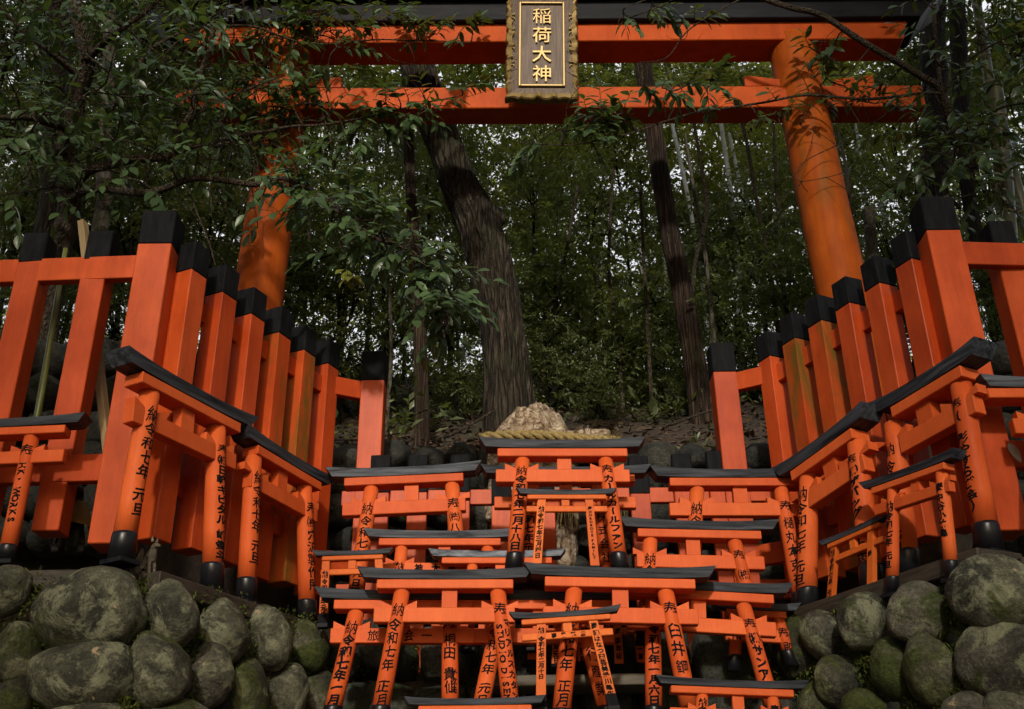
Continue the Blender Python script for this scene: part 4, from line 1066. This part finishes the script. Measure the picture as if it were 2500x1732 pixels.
# tree on the other side, a bough crossing the other gate post
t = Tree()
b0 = at(2108, 480, 7.0); b0.z = hill_h(b0.x, 6.3) - 0.3
t.limb([b0] + A3((2108, 480, 7.0), (2106, 380, 7.0), (2104, 240, 7.0), (2100, 100, 7.0), (2096, -80, 7.0), (2092, -500, 7.0)), 0.118, 0.100, 16)
o_trunk = t.finish('dark_tree', 'thick tree trunk painted blackish for its shade, behind the beam end of the gate', 'tree', BARK_SHADED, LEAF_NEAR)
t = Tree()
t.limb(A3((2150, 330, 6.3), (2120, 215, 6.1), (2100, 190, 6.05), (2070, 172, 6.0), (1960, 105, 5.9), (1850, 38, 5.85), (1780, 18, 5.8), (1690, -14, 5.8)), 0.030, 0.020)
t.limb(A3((2118, 215, 6.1), (2080, 210, 6.0), (1950, 224, 6.05), (1820, 215, 6.12), (1700, 234, 6.15), (1560, 255, 6.05), (1500, 272, 5.9), (1420, 300, 5.6), (1300, 325, 5.55), (1170, 322, 5.5)), 0.014, 0.0035)
t.limb(A3((1960, 105, 5.9), (1900, 170, 5.85), (1880, 140, 5.8), (1850, 120, 5.8)), 0.006, 0.003)
t.limb(A3((2120, 215, 6.1), (2104, 80, 6.0), (2098, -60, 5.9)), 0.016, 0.014)
t.limb(A3((1690, -14, 5.8), (1560, 60, 5.6), (1500, 130, 5.55), (1440, 140, 5.55)), 0.007, 0.0025)
t.limb(A3((1690, -14, 5.8), (1500, -10, 5.6), (1400, 20, 5.55)), 0.008, 0.003)
t.limb(A3((2150, 330, 6.3), (2200, 380, 5.9), (2120, 350, 5.7), (2050, 330, 5.6)), 0.014, 0.004)
t.limb(A3((2150, 330, 6.3), (2240, 250, 5.8), (2320, 230, 5.6)), 0.014, 0.006)
t.limb(A3((2120, 215, 6.1), (2200, 120, 5.8), (2330, 60, 5.6)), 0.012, 0.005)
t.limb(A3((2150, 330, 6.3), (2130, 420, 6.2), (2160, 470, 6.2)), 0.02, 0.014)
# thin bare vine looped round the gate post
t.limb(A3((2020, 235, 5.9), (1990, 260, 5.95), (1900, 318, 6.16), (1830, 352, 6.2), (1800, 375, 6.24), (1795, 405, 6.22), (1835, 405, 6.2), (1900, 388, 6.2), (1920, 372, 6.25)), 0.004, 0.0025, 6)
t.limb(A3((1700, 236, 6.15), (1760, 265, 6.18), (1840, 300, 6.2), (1880, 325, 6.2)), 0.003, 0.002, 6)
t.limb(A3((1900, 222, 5.9), (1960, 320, 6.0), (2010, 420, 6.1), (2010, 470, 6.15)), 0.004, 0.003, 6)
t.twigs(along([(1600, 245), (1730, 235), (1790, 250)], 8, 20, 6.05, 6.2), length=(0.1, 0.2))
t.twigs(along([(1180, 325), (1280, 300), (1350, 270), (1420, 260), (1330, 320)], 26, 22, 5.5, 5.65), length=(0.12, 0.22))
t.twigs(along([(1430, 200), (1500, 205), (1560, 190), (1640, 170)], 13, 20, 5.55, 5.7), length=(0.12, 0.2))
t.twigs(along([(1820, 200), (1900, 195), (1960, 230), (2010, 200)], 12, 22, 6.05, 6.2), length=(0.12, 0.22))
t.twigs(along([(1820, 105), (1880, 115), (1860, 90)], 7, 12, 6.0, 6.15), length=(0.1, 0.2))
t.twigs(along([(1390, 15), (1440, 30), (1500, 10), (1560, 30)], 10, 24, 5.5, 5.65), length=(0.12, 0.2))
t.twigs(area([(2030, 250), (2330, 230), (2330, 440), (2200, 480), (2060, 440)], 52, 5.5, 6.0))
t.twigs(area([(2020, -40), (2330, -60), (2330, 240), (2150, 240)], 46, 5.6, 6.1))
t.bare(30)
t.finish('broadleaf_tree', 'sparse leafed tree with long bare bough and a vine looping round the gate post', 'tree', TWIG, LEAF_NEAR)

# ------------------------------------------------------------------ trunks in the wood
def trunk_tree(name, label, pts, widths, Y, mat, cat='tree', Ytop=None, burl=None, group=None, ridged=0.05, root_flare=1.25, seg=28):
    P3 = [at(u, v, Y + ((Ytop or Y) - Y) * i / (len(pts) - 1)) for i, (u, v) in enumerate(pts)]
    rad = [px(w, p) / 2 for w, p in zip(widths, P3)]
    if pts[-1][1] <= 0: P3.append(P3[-1] + (P3[-1] - P3[-2]).normalized() * 5); rad.append(rad[-1] * 0.75)
    base = P3[0].copy(); base.z = hill_h(base.x, base.y) - 0.25
    if base.z < P3[0].z - 0.05: P3 = [base] + P3; rad = [rad[0] * root_flare] + rad
    path = smooth_path(P3, 26 if ridged > 0.06 else 10); n = len(path); rr = []
    for i in range(n):
        j = i / (n - 1) * (len(rad) - 1); k = min(int(j), len(rad) - 2); rr.append(rad[k] + (rad[k + 1] - rad[k]) * (j - k))
    V, Fc = tube_arrays(path, rr, seg)
    W = []
    for i, p in enumerate(V):
        c = path[min(i // seg, n - 1)]; a = (i % seg) / seg * 2 * math.pi; off = (Vector(p) - c)
        gz = 14 * a / 6.283; rid = abs(mnoise.noise(Vector((math.cos(a) * 7 + 0.5 * mnoise.noise(Vector((c.z * 2, a, 0))), math.sin(a) * 7, c.z * 1.1)))) if ridged > 0.06 else 0
        f = 1 - rid * 0.16 + ridged * (mnoise.noise(Vector((math.cos(a) * 2.6, math.sin(a) * 2.6, c.z * 0.8))) + 0.7 * mnoise.noise(Vector((math.cos(a) * 6, math.sin(a) * 6, c.z * 1.3))))
        W.append(c + off * f)
    root = empty(name, path[0]); tag(root, label, cat, group); inv = root.matrix_world.inverted()
    mb = MB(); mb.add(W, Fc); o = mb.obj('trunk', mat); o.parent = root; o.matrix_parent_inverse = inv
    if burl:
        u, v, s = burl; me = boulder_mesh(91, 0, 1.6); c = at(u, v, Y + 0.02); me.transform(Matrix.Diagonal((px(s, c) * .8, px(s, c) * .8, px(s, c) * 1.3, 1)))
        b = link('burl', me, mat, None, True); b.location = c; b.parent = root; b.matrix_parent_inverse = inv
    return root, path
bigt, path = trunk_tree('leaning_tree', 'thick leaning tree with deeply ridged bark and a burl, behind the pale rock',
    [(1150, 975), (1143, 860), (1130, 740), (1104, 600), (1076, 500), (1040, 430), (1002, 330), (965, 230), (930, 110), (890, -60)], [128, 108, 100, 100, 98, 88, 84, 80, 78, 74], 7.2, BARK, burl=(1116, 492, 26), ridged=0.09, seg=110, root_flare=1.06)
trunk_tree('cedar_tree', 'tall reddish brown cedar trunk in the wood near the bamboo', [(1582, 940), (1560, 800), (1535, 650), (1510, 540), (1490, 420), (1470, 290), (1446, 140), (1425, -40)], [62, 50, 46, 44, 43, 41, 38, 36], 7.9, BARK_CEDAR)
trunk_tree('cedar_tree', 'slim brown cedar trunk rising left of the ridged leaning tree', [(950, 975), (946, 800), (936, 600), (925, 440), (919, 290), (912, 100), (905, -40)], [36, 31, 28, 25, 25, 23, 22], 7.3, BARK_CEDAR)
trunk_tree('pale_tree', 'smooth grey trunk showing between the black caps of the outer pickets', [(228, 500), (234, 400), (240, 280), (246, 100), (250, -40)], [36, 34, 30, 28, 26], 6.4, BARK_GREY)
trunk_tree('dark_tree', 'dark ridged trunk behind the outermost pickets', [(112, 500), (118, 380), (126, 240), (132, 60), (136, -40)], [58, 56, 52, 50, 48], 6.9, BARK)
trunk_tree('dark_tree', 'very dark slanting trunk near the olive bamboo at the picture edge', [(2190, 500), (2170, 330), (2160, 160), (2150, -40)], [30, 34, 36, 36], 7.4, BARK_SHADED)
trunk_tree('grey_tree', 'smooth grey trunk glimpsed beside the peeling fence and gate post', [(1975, 720), (1962, 560), (1955, 470)], [26, 26, 24], 7.6, BARK_GREY)
rs = random.Random(31)
for i, pts in enumerate([[(1472, 985), (1460, 800), (1452, 640), (1440, 420)], [(1330, 965), (1332, 860), (1340, 700), (1345, 560)], [(1600, 700), (1585, 560), (1560, 420), (1540, 300)], [(1560, 640), (1590, 480), (1570, 330), (1550, 210)],
        [(1730, 600), (1700, 440), (1680, 320), (1650, 200)], [(1935, 620), (1915, 480), (1900, 360), (1880, 280)], [(668, 950), (680, 800), (690, 640), (700, 420)], [(760, 920), (772, 760), (790, 560), (800, 330)], [(870, 950), (880, 800), (875, 640), (850, 420)],
        [(1215, 930), (1225, 800), (1260, 640), (1300, 420)], [(1400, 900), (1390, 760), (1370, 600), (1380, 380)], [(1760, 620), (1752, 500), (1745, 380), (1740, 280)]]):
    trunk_tree('sapling', 'thin bare stemmed sapling among the dim undergrowth', pts, [rs.uniform(9, 13), 9, 8, 6], rs.uniform(7.9, 9.6), BARK_GREY if i % 3 == 2 else TWIG, 'sapling', group='saplings in the dim wood', ridged=0.02, root_flare=1.1, seg=10)

def bamboo(label, pts, w, Y, mat, ring, group=None):
    P3 = [at(u, v, Y) for u, v in pts]; path = smooth_path(P3, 16)
    base = path[-1].copy() if path[-1].z < path[0].z else path[0].copy()
    if path[0].z > path[-1].z: path = path[::-1]
    foot = path[0].copy(); foot.z = hill_h(foot.x, foot.y) - 0.1
    if foot.z < path[0].z - 0.1: path = [foot, foot.lerp(path[0], .5)] + path
    r = px(w, P3[0]) / 2; acc = 0; fine = []
    for i in range(len(path) - 1):
        for k in range(4): fine.append(path[i].lerp(path[i + 1], k / 4))
    fine.append(path[-1]); rr = []; last = None; nodes = []
    for i, p in enumerate(fine):
        if i: acc += (p - fine[i - 1]).length
        t = i / len(fine); base_r = r * (1.05 - 0.25 * t); nodes.append((p, base_r)) if acc > 0.26 else None
        if acc > 0.26: acc = 0
        rr.append(base_r)
    root = empty('bamboo', fine[0]); tag(root, label, 'bamboo', group); inv = root.matrix_world.inverted()
    mb = MB(); mb.tube(fine, rr, 12); o = mb.obj('culm', mat); o.parent = root; o.matrix_parent_inverse = inv
    mb = MB()
    for p, q in nodes: mb.tube([p + Vector((0, 0, -0.012)), p, p + Vector((0, 0, 0.012))], [q * 1.02, q * 1.16, q * 1.02], 12)
    o = mb.obj('node_ring', ring); o.parent = root; o.matrix_parent_inverse = inv
RING = culm_mat('bamboo node', (0.55, 0.55, 0.50), (0.40, 0.40, 0.33)); RING2 = culm_mat('olive bamboo node', (0.16, 0.15, 0.08), (0.24, 0.23, 0.15))
for pts, w, Y in ([[(1508, 260), (1545, 430), (1578, 610)], 10, 10.5], [[(1618, 250), (1640, 400), (1658, 560), (1664, 800)], 12, 10.2], [[(1640, 300), (1675, 460), (1708, 640)], 9, 11.0], [[(1480, 300), (1492, 480), (1500, 700)], 7, 12.0],
        [[(1360, 420), (1355, 520), (1350, 640)], 6, 12.5], [[(1655, 640), (1668, 760), (1672, 860)], 10, 9.8], [[(1982, 460), (1992, 520), (1996, 600)], 10, 9.0], [[(1440, 560), (1448, 690), (1452, 800)], 6, 12.2], [[(1925, 280), (1940, 380), (1950, 460)], 7, 10.5]):
    bamboo('thin pale bluish bamboo culm in the bright part of the wood', pts, w, Y, BAMBOO, RING, 'pale bamboo culms in the wood')
bamboo('thick olive bamboo culm behind the last black cap at the picture edge', [(2238, 190), (2254, 340), (2268, 560)], 40, 5.9, BAMBOO_OLIVE, RING2)
bamboo('olive bamboo culm high at the edge near the dark trunk', [(2186, -60), (2206, 60), (2226, 190)], 22, 6.3, BAMBOO_OLIVE, RING2)

# ------------------------------------------------------------------ understory and canopy leaves
def crown_mesh(name, seed, clumps, per, leaf):
    """leaf sprays: flat, tilted fans of leaves hung irregularly through the crown"""
    g = np.random.default_rng(seed)
    c = g.normal(size=(clumps, 3)) * np.array([0.52, 0.52, 0.50]) * (0.6 + 0.7 * g.random((clumps, 1)))
    P, D, U = [], [], []
    for q in c:
        k = int(per * g.uniform(0.5, 1.5)); r = g.uniform(0.12, 0.34); az = g.uniform(0, 6.28); tilt = g.normal(0, 0.35)
        ax = np.array([math.cos(az), math.sin(az), -0.25 + tilt * .4]); sd_ = np.array([-math.sin(az), math.cos(az), tilt])
        t = g.random(k); w = g.normal(size=k) * 0.32 * (0.3 + t)
        P.append(q + r * (t[:, None] * ax * 1.5 + w[:, None] * sd_) + g.normal(size=(k, 3)) * 0.018)
        D.append(ax * 0.7 + np.sign(w)[:, None] * sd_ * 0.8 + g.normal(size=(k, 3)) * 0.35 - np.array([0, 0, 0.2]))
        U.append(np.array([0, -0.25, 1.0]) + g.normal(size=(k, 3)) * 0.4)
    P = np.concatenate(P); n = len(P)
    return leaves_mesh(name, TF, P, np.concatenate(D), np.concatenate(U), leaf * (0.55 + 0.9 * g.random(n) ** 1.5))
CR_MID = [crown_mesh('crown', 100 + i, 190, 26, 0.105) for i in range(4)]
for m in CR_MID: m.materials.append(LEAF_MID)
CR_FAR = [crown_mesh('crown', 200 + i, 170, 26, 0.115) for i in range(3)]
for m in CR_FAR: m.materials.append(LEAF_FAR)
rs = random.Random(44); LATER = []
def under(u, v, Y, rpx, meshes, label, group, stem=BARK_SHADED, zs=1.0):
    c = at(u, v, Y); r = px(rpx, c); root = empty('understory_tree', (c.x, c.y, hill_h(c.x, max(c.y, 6.1)) - 0.1)); tag(root, label, 'tree', group); inv = root.matrix_world.inverted()
    o = bpy.data.objects.new('crown', rs.choice(meshes)); COL.objects.link(o); o.location = c; o.scale = (r * rs.uniform(.9, 1.15), r * rs.uniform(.7, 1.0), r * zs * rs.uniform(.85, 1.1)); o.rotation_euler = (0, 0, rs.uniform(0, 6.28)); o.parent = root; o.matrix_parent_inverse = inv
    mb = MB(); b0 = Vector((c.x + rs.uniform(-.2, .2), c.y, hill_h(c.x, max(c.y, 6.1)) - 0.1)); mid = b0.lerp(c, .5) + Vector((rs.uniform(-.2, .2), 0, 0)); tip = c + Vector((rs.uniform(-.2, .2), 0, r * 0.6))
    mb.tube(smooth_path([b0, mid, c, tip], 5), [0.028 - 0.0014 * i for i in range(16)], 7)
    for k in range(7):
        e = c + Vector((rs.gauss(0, .5), rs.gauss(0, .4), rs.gauss(0.1, .45))) * r; s0 = mid.lerp(tip, rs.uniform(.1, .8)); mb.tube([s0, s0.lerp(e, .5) + Vector((0, 0, .06)), e], [.012, .008, .003], 5)
    t_ = mb.obj('trunk', stem); t_.parent = root; t_.matrix_parent_inverse = inv
    return root
for u, v, Y, r in [(40, 560, 8.5, 150), (190, 560, 8.8, 140), (300, 560, 9.5, 120), (120, 700, 7.6, 100), (250, 720, 8.0, 100), (30, 760, 7.4, 90), (420, 620, 9.0, 120), (530, 560, 9.5, 130), (2250, 560, 8.6, 110), (2290, 680, 7.8, 80), (2150, 600, 9.0, 120), (2050, 700, 9.0, 110), (60, 400, 10, 160), (220, 330, 10.5, 170), (400, 250, 10.5, 170), (1500, 800, 11, 120), (1700, 850, 9.5, 80), (1250, 720, 10.5, 130)]:
    LATER.append((u, v, Y, r))
for q in [(40, 60, 10, 170), (180, 20, 11, 170), (330, 60, 10.5, 160), (480, 40, 11, 160), (600, 120, 10.5, 140), (1010, 330, 11, 130), (1060, 560, 10.5, 130), (940, 300, 12, 120), (2280, 40, 10, 140), (2200, 240, 9.5, 120), (2060, 120, 10.5, 130), (1120, 820, 9, 80), (1300, 820, 8.8, 90), (1420, 840, 9.2, 80), (780, 820, 8.6, 90), (650, 840, 8.2, 80), (860, 860, 8.6, 60), (1480, 480, 14, 130), (1560, 560, 13, 120), (1250, 420, 14, 140), (1720, 170, 14, 140), (1580, 150, 14, 140), (1400, 150, 14, 140), (1230, 600, 13, 110), (1010, 420, 13, 110), (2232, 640, 7.2, 70), (2246, 730, 6.6, 60), (2270, 620, 7.0, 70)]: LATER.append(q)
G1, L1 = 'shaded evergreen understory trees behind the gate', 'shaded small leaved evergreen in the understory behind the gate'
G2, L2 = 'taller lighter green trees farther back in the wood', 'lighter green leafy tree farther back in the wood'
for u, v, Y, r in [(1260, 640, 9.0, 150), (1400, 760, 8.6, 130), (1240, 800, 8.2, 95), (1480, 700, 9.6, 130), (1650, 760, 9.0, 130), (1760, 640, 9.2, 130), (1700, 500, 10.0, 150), (1340, 470, 10.0, 150), (1200, 400, 10.5, 130), (870, 520, 8.6, 120), (770, 640, 8.2, 130), (720, 780, 7.9, 100), (880, 730, 8.3, 110), (1000, 700, 9.2, 120), (820, 380, 9.4, 140), (700, 480, 9.0, 130),
        (450, 480, 7.6, 130), (330, 430, 8.0, 150), (200, 440, 8.4, 150), (60, 430, 7.8, 150), (90, 620, 7.0, 90), (520, 330, 8.8, 150), (2000, 560, 8.2, 120), (2060, 430, 8.6, 120), (2240, 420, 7.6, 120), (1900, 420, 10.2, 140), (1560, 880, 8.3, 70), (1350, 880, 8.0, 70), (1840, 560, 9.6, 120), (1030, 860, 8.2, 70), (620, 620, 8.0, 110), (690, 620, 9.6, 120), (1600, 600, 10.5, 120), (960, 420, 10.2, 120)]:
    under(u, v, Y, r, CR_MID, L1, G1)
for q in LATER: under(*q, CR_MID, L1, G1)
for u, v, Y, r in [(1180, 500, 13, 150), (1320, 640, 13.5, 120), (1500, 640, 13, 115), (1690, 560, 13.5, 115), (1600, 700, 12.5, 110), (1420, 720, 12, 110), (1560, 430, 13, 140), (1750, 400, 13, 150), (1900, 300, 13, 150), (1680, 250, 13.5, 150), (1380, 300, 13, 160), (1220, 200, 13.5, 150), (1040, 180, 13, 150), (860, 190, 13, 150), (700, 200, 13, 160), (500, 220, 12, 170), (300, 260, 12, 180), (100, 250, 12, 180), (800, 520, 12.5, 150), (1100, 700, 12.5, 130), (600, 420, 12.5, 150), (1800, 700, 12.5, 130), (2000, 200, 12, 150), (2150, 260, 11, 150), (2280, 150, 11, 150), (2000, 640, 11.5, 130), (1250, 330, 15, 160), (1480, 180, 15, 150), (1860, 160, 15, 150), (900, 660, 12, 110), (2260, 560, 8, 100)]:
    under(u, v, Y, r, CR_FAR, L2, G2)
# the wood beyond reads as one mass
def forest_mass():
    g = np.random.default_rng(91); P, D, U, S = [], [], [], []
    n = 0
    while n < 1300:
        x = g.uniform(-16, 16); y = g.uniform(14.5, 24); gz = hill_h(x, y); z = gz + abs(g.normal(0, 1)) * 4.0
        # thinner towards the bright side of the wood
        b = 0.42 if 0 < x < 9 else 1.0
        if g.random() > b: continue
        n += 1; k = 46; r = g.uniform(0.45, 1.0); off = g.normal(size=(k, 3)) * np.array([r, r, r * 0.5]) * 0.5
        P.append(np.array([x, y, z]) + off); D.append(off + g.normal(size=(k, 3)) * .3 - np.array([0, 0, .1])); U.append(g.normal(size=(k, 3)) * .4 + np.array([0, -.2, 1])); S.append(0.15 * (0.6 + 0.8 * g.random(k)))
    me = leaves_mesh('far_wood', TF, np.concatenate(P), np.concatenate(D), np.concatenate(U), np.concatenate(S))
    o = link('far_wood', me, LEAF_FAR); tag(o, 'far leafy wood closing the view behind the trees', 'wood', kind='stuff')
forest_mass()
# ------------------------------------------------------------------ litter and ground plants
def litter():
    g = np.random.default_rng(17); n = 9000
    x = g.uniform(-3.2, 3.4, n); t = g.random(n) ** 1.6 * 7; y = np.array([hill_y0(a) for a in x]) + t
    z = np.array([hill_h(a, max(b, 6.1)) for a, b in zip(x, y)]) + 0.012 + 0.05 * g.random(n) * (t < 1.2)
    D = g.normal(size=(n, 3)); D[:, 2] = D[:, 2] * 0.25 + 0.10; U = g.normal(size=(n, 3)) * 0.55 + np.array([0, -0.5, 0.8])
    me = leaves_mesh('fallen_leaves', TN, np.stack([x, y, z], 1), D, U, 0.03 + 0.075 * g.random(n) ** 1.4)
    o = link('fallen_leaves', me, LEAF_DEAD); tag(o, 'brown fallen leaves covering the slope behind the cobble wall', 'leaf litter', kind='stuff')
litter()
rs = random.Random(12)
for i, (q, w) in enumerate([([(1000, 985, 6.6), (1060, 955, 6.7), (1110, 925, 6.8)], .014), ([(700, 985, 6.4), (800, 990, 6.4), (900, 975, 6.6)], .008), ([(1500, 960, 6.8), (1580, 930, 7.0), (1680, 900, 7.4)], .012)]):
    mb = MB(); P3 = [at(*p) for p in q]; pth = smooth_path(P3, 6); mb.tube(pth, [w * (1 - .5 * k / len(pth)) for k in range(len(pth))], 7)
    tag(mb.obj('fallen_branch', TWIG), ['fallen stick slanting up to the foot of the ridged tree', 'thin stick lying along the top of the cobble wall', 'dead branch lying on the leaf litter below the cedar'][i], 'branch')

# ------------------------------------------------------------------ leaf screen added out of view, its gaps shaped to dim the edges
def canopy():
    g = np.random.default_rng(55); e1 = Vector((0, 0, 1)).cross(sdir).normalized(); e2 = sdir.cross(e1).normalized()
    if e1.x < 0: e1 = -e1
    if e2.z < 0: e2 = -e2
    c0 = Vector((0.1, 4.8, 2.6)); A0, B0 = c0.dot(e1), c0.dot(e2)
    def light(a, b):                                  # share of sun let through, shaped as a bright centre with dim sides
        side = math.exp(-(abs(a) / 1.72) ** 2.6)
        if b < -0.5: v = 0.86 if a < 0 else 0.72
        elif b < 1.6: v = 1.0
        else: v = 1.0
        wide = 0.32 + 0.68 * side if b < 2.0 else (0.14 + 0.86 * math.exp(-(a / 2.25) ** 6) if a > 0 else 0.40 + 0.60 * math.exp(-(abs(a) / 2.6) ** 4))
        return max(0.03, v * wide if abs(a) < 3.6 and -2.6 < b < 9.5 else 0.06)
    P, S = [], []; st = 0.12; L = 0.13; ar = 0.2 * L * L * 0.62
    for a in np.arange(-8, 8, st):
        for b in np.arange(-3.0, 13, st):
            n = g.poisson(min(4.0, -math.log(light(a, b))) * st * st / ar)
            for _ in range(n):
                h = 9.5 + g.uniform(-0.9, 0.9)
                P.append(c0 + e1 * (a + st * g.random()) + e2 * (b + st * g.random()) + sdir * h)
    for _ in range(6600):                             # leaves added overhead to hold back sky light
        P.append(Vector((g.uniform(-8, 8), g.uniform(-3, 6.0), g.uniform(12.6, 14.2))))
    n = len(P); P = np.array([tuple(p) for p in P]); D = g.normal(size=(n, 3)); U = g.normal(size=(n, 3)) * .6 + np.array([0, -.5, 1])
    me = leaves_mesh('added_shade_canopy', TF, P, D, U, np.where(P[:, 2] > 12.5, 0.36, L) * (0.8 + 0.4 * g.random(n)))
    o = link('added_shade_canopy', me, LEAF_MID); tag(o, 'unseen leaf canopy added above the viewer to shade the clearing edges', 'canopy', kind='stuff')
canopy()

# ------------------------------------------------------------------ stone foxes behind the fence
def fox(label, p, h, mat, yaw):
    root = empty('fox_statue', p); root.rotation_euler = (0, 0, yaw); tag(root, label, 'fox statue')
    def skin(name, pts, edges, m):
        me = bpy.data.meshes.new(name); me.from_pydata([tuple(Vector(q[:3]) * h) for q in pts], edges, []); o = link(name, me, m, root)
        sk = o.modifiers.new('skin', 'SKIN'); ss = o.modifiers.new('smooth', 'SUBSURF'); ss.levels = 2; ss.render_levels = 2
        for v, q in zip(me.skin_vertices[0].data, pts): v.radius = (q[3] * h, q[3] * h)
        me.skin_vertices[0].data[0].use_root = True
        return o
    # x forward: haunches, back, chest, neck, head, snout; forelegs; hind feet
    skin('body', [(-.22, 0, .14, .17), (-.12, 0, .34, .15), (.02, 0, .52, .125), (.08, 0, .68, .085), (.12, 0, .80, .10), (.24, 0, .77, .055), (.33, 0, .74, .028),
                  (.08, .07, .36, .06), (.13, .075, .18, .042), (.15, .08, .03, .042), (.08, -.07, .36, .06), (.13, -.075, .18, .042), (.15, -.08, .03, .042),
                  (-.10, .13, .10, .085), (.05, .14, .035, .045), (-.10, -.13, .10, .085), (.05, -.14, .035, .045)],
         [(0, 1), (1, 2), (2, 3), (3, 4), (4, 5), (5, 6), (2, 7), (7, 8), (8, 9), (2, 10), (10, 11), (11, 12), (0, 13), (13, 14), (0, 15), (15, 16)], mat)
    skin('tail', [(-.36, 0, .10, .06), (-.46, 0, .26, .095), (-.46, 0, .46, .10), (-.40, 0, .66, .07), (-.37, 0, .80, .02)], [(0, 1), (1, 2), (2, 3), (3, 4)], mat)
    for sy in (-1, 1): skin('ear', [(.08, sy * .06, .86, .045), (.07, sy * .075, .95, .030), (.07, sy * .08, 1.02, .008)], [(0, 1), (1, 2)], mat)
    return root
PALESTONE = stone('pale statue stone', (0.26, 0.22, 0.15), (0.12, 0.10, 0.07), (0.06, 0.07, 0.02), 0.66)
GREYSTONE = stone('grey statue stone', (0.10, 0.10, 0.085), (0.04, 0.04, 0.035), (0.04, 0.05, 0.015), 0.6)
m_, nt_, b_ = mat_new('faded gold cloth'); b_.inputs['Base Color'].default_value = (0.20, 0.125, 0.02, 1); b_.inputs['Roughness'].default_value = 0.4; b_.inputs['Metallic'].default_value = 0.4; OLDGOLD = m_
q = at(150, 1246, 4.70); zf = ZLED - 0.02
f1 = fox('weathered grey stone fox sitting behind the gap below the outer rail', Vector((q.x, q.y, q.z)), 0.36, GREYSTONE, R_(-70))
V, Fc = [], []
for i in range(9):
    for j in range(13):
        a = math.pi * (j / 12 - 0.5) * 1.5; r0 = 0.052 + 0.05 * i / 8 + 0.008 * math.sin(j * 2.3) * i / 8
        V.append((math.cos(a) * r0 + 0.01, math.sin(a) * r0, 0.235 - 0.12 * i / 8))
for i in range(8):
    for j in range(12): Fc.append((i * 13 + j, i * 13 + j + 1, (i + 1) * 13 + j + 1, (i + 1) * 13 + j))
mb = MB(); mb.add(V, Fc); o = mb.obj('bib', OLDGOLD); o.parent = f1
q = hit(345, 1270, *PL) - FL_N * 0.02
fox('small pale stone fox beside the black foot of the big fence torii', Vector((q.x, q.y, ZLED - 0.02)), 0.16, PALESTONE, R_(-35))
q = at(2125, 1268, 4.55)

def moss():
    g = np.random.default_rng(3); P = []
    for n, u0, u1, v0, v1, Yf in ((9000, 0, 740, 1300, 1610, Yleft), (9000, 1745, 2310, 1290, 1610, Yright), (2500, 740, 1760, 1440, 1610, lambda u: 5.16)):
        cu = g.uniform(u0, u1, n // 40); cv = g.uniform(v0, v1, n // 40)
        for a, b in zip(cu, cv):
            if Yf is Yleft and b < 1262 + a * 0.17: continue
            if Yf is Yright and b < 1405 - (a - 1760) * 0.22: continue
            for k in range(40):
                u = a + g.normal(0, 13); v = b + g.normal(0, 11); P.append(tuple(at(u, v, Yf(u) + g.uniform(0.03, 0.09))))
    n = len(P); D = g.normal(size=(n, 3)) + np.array([0, -.8, .5]); U = g.normal(size=(n, 3))
    o = link('moss', leaves_mesh('moss', TF, np.array(P), D, U, 0.012 + 0.016 * g.random(n)), MOSS); tag(o, 'tufts of green moss in the joints of the stone walls', 'moss', kind='stuff')
MOSS = leaf_mat('moss', (0.022, 0.030, 0.006), (0.075, 0.095, 0.018), 0.8, (0.1, 0.12, 0.02), 0.1, 0.1)
moss()

def undergrowth():
    g = np.random.default_rng(29); P, D, U, S = [], [], [], []
    while len(P) < 330:
        x = g.uniform(-4.5, 4.8); t = 0.35 + g.random() * 7.5; y = hill_y0(x) + t
        if mnoise.noise(Vector((x * 0.9, y * 0.9, 0))) < 0.02 - 0.05 * t: continue
        z = hill_h(x, max(y, 6.1)); k = int(g.integers(14, 40)); r = g.uniform(0.08, 0.24) * (0.7 + 0.08 * t)
        off = g.normal(size=(k, 3)) * np.array([r, r, 0]) ; hgt = np.abs(g.normal(0, 1, k)) * r * 0.9
        P.append(np.array([x, y, z + 0.02]) + off + np.stack([0 * hgt, 0 * hgt, hgt], 1)); D.append(off * 3 + g.normal(size=(k, 3)) * .4 + np.array([0, -.2, .25])); U.append(g.normal(size=(k, 3)) * .4 + np.array([0, -.6, 1])); S.append(g.uniform(0.05, 0.11) * (0.6 + 0.8 * g.random(k)))
    o = link('undergrowth', leaves_mesh('undergrowth', TF, np.concatenate(P), np.concatenate(D), np.concatenate(U), np.concatenate(S)), LEAF_MID)
    tag(o, 'low dark leafy undergrowth scattered over the litter covered slope', 'undergrowth', kind='stuff')
undergrowth()
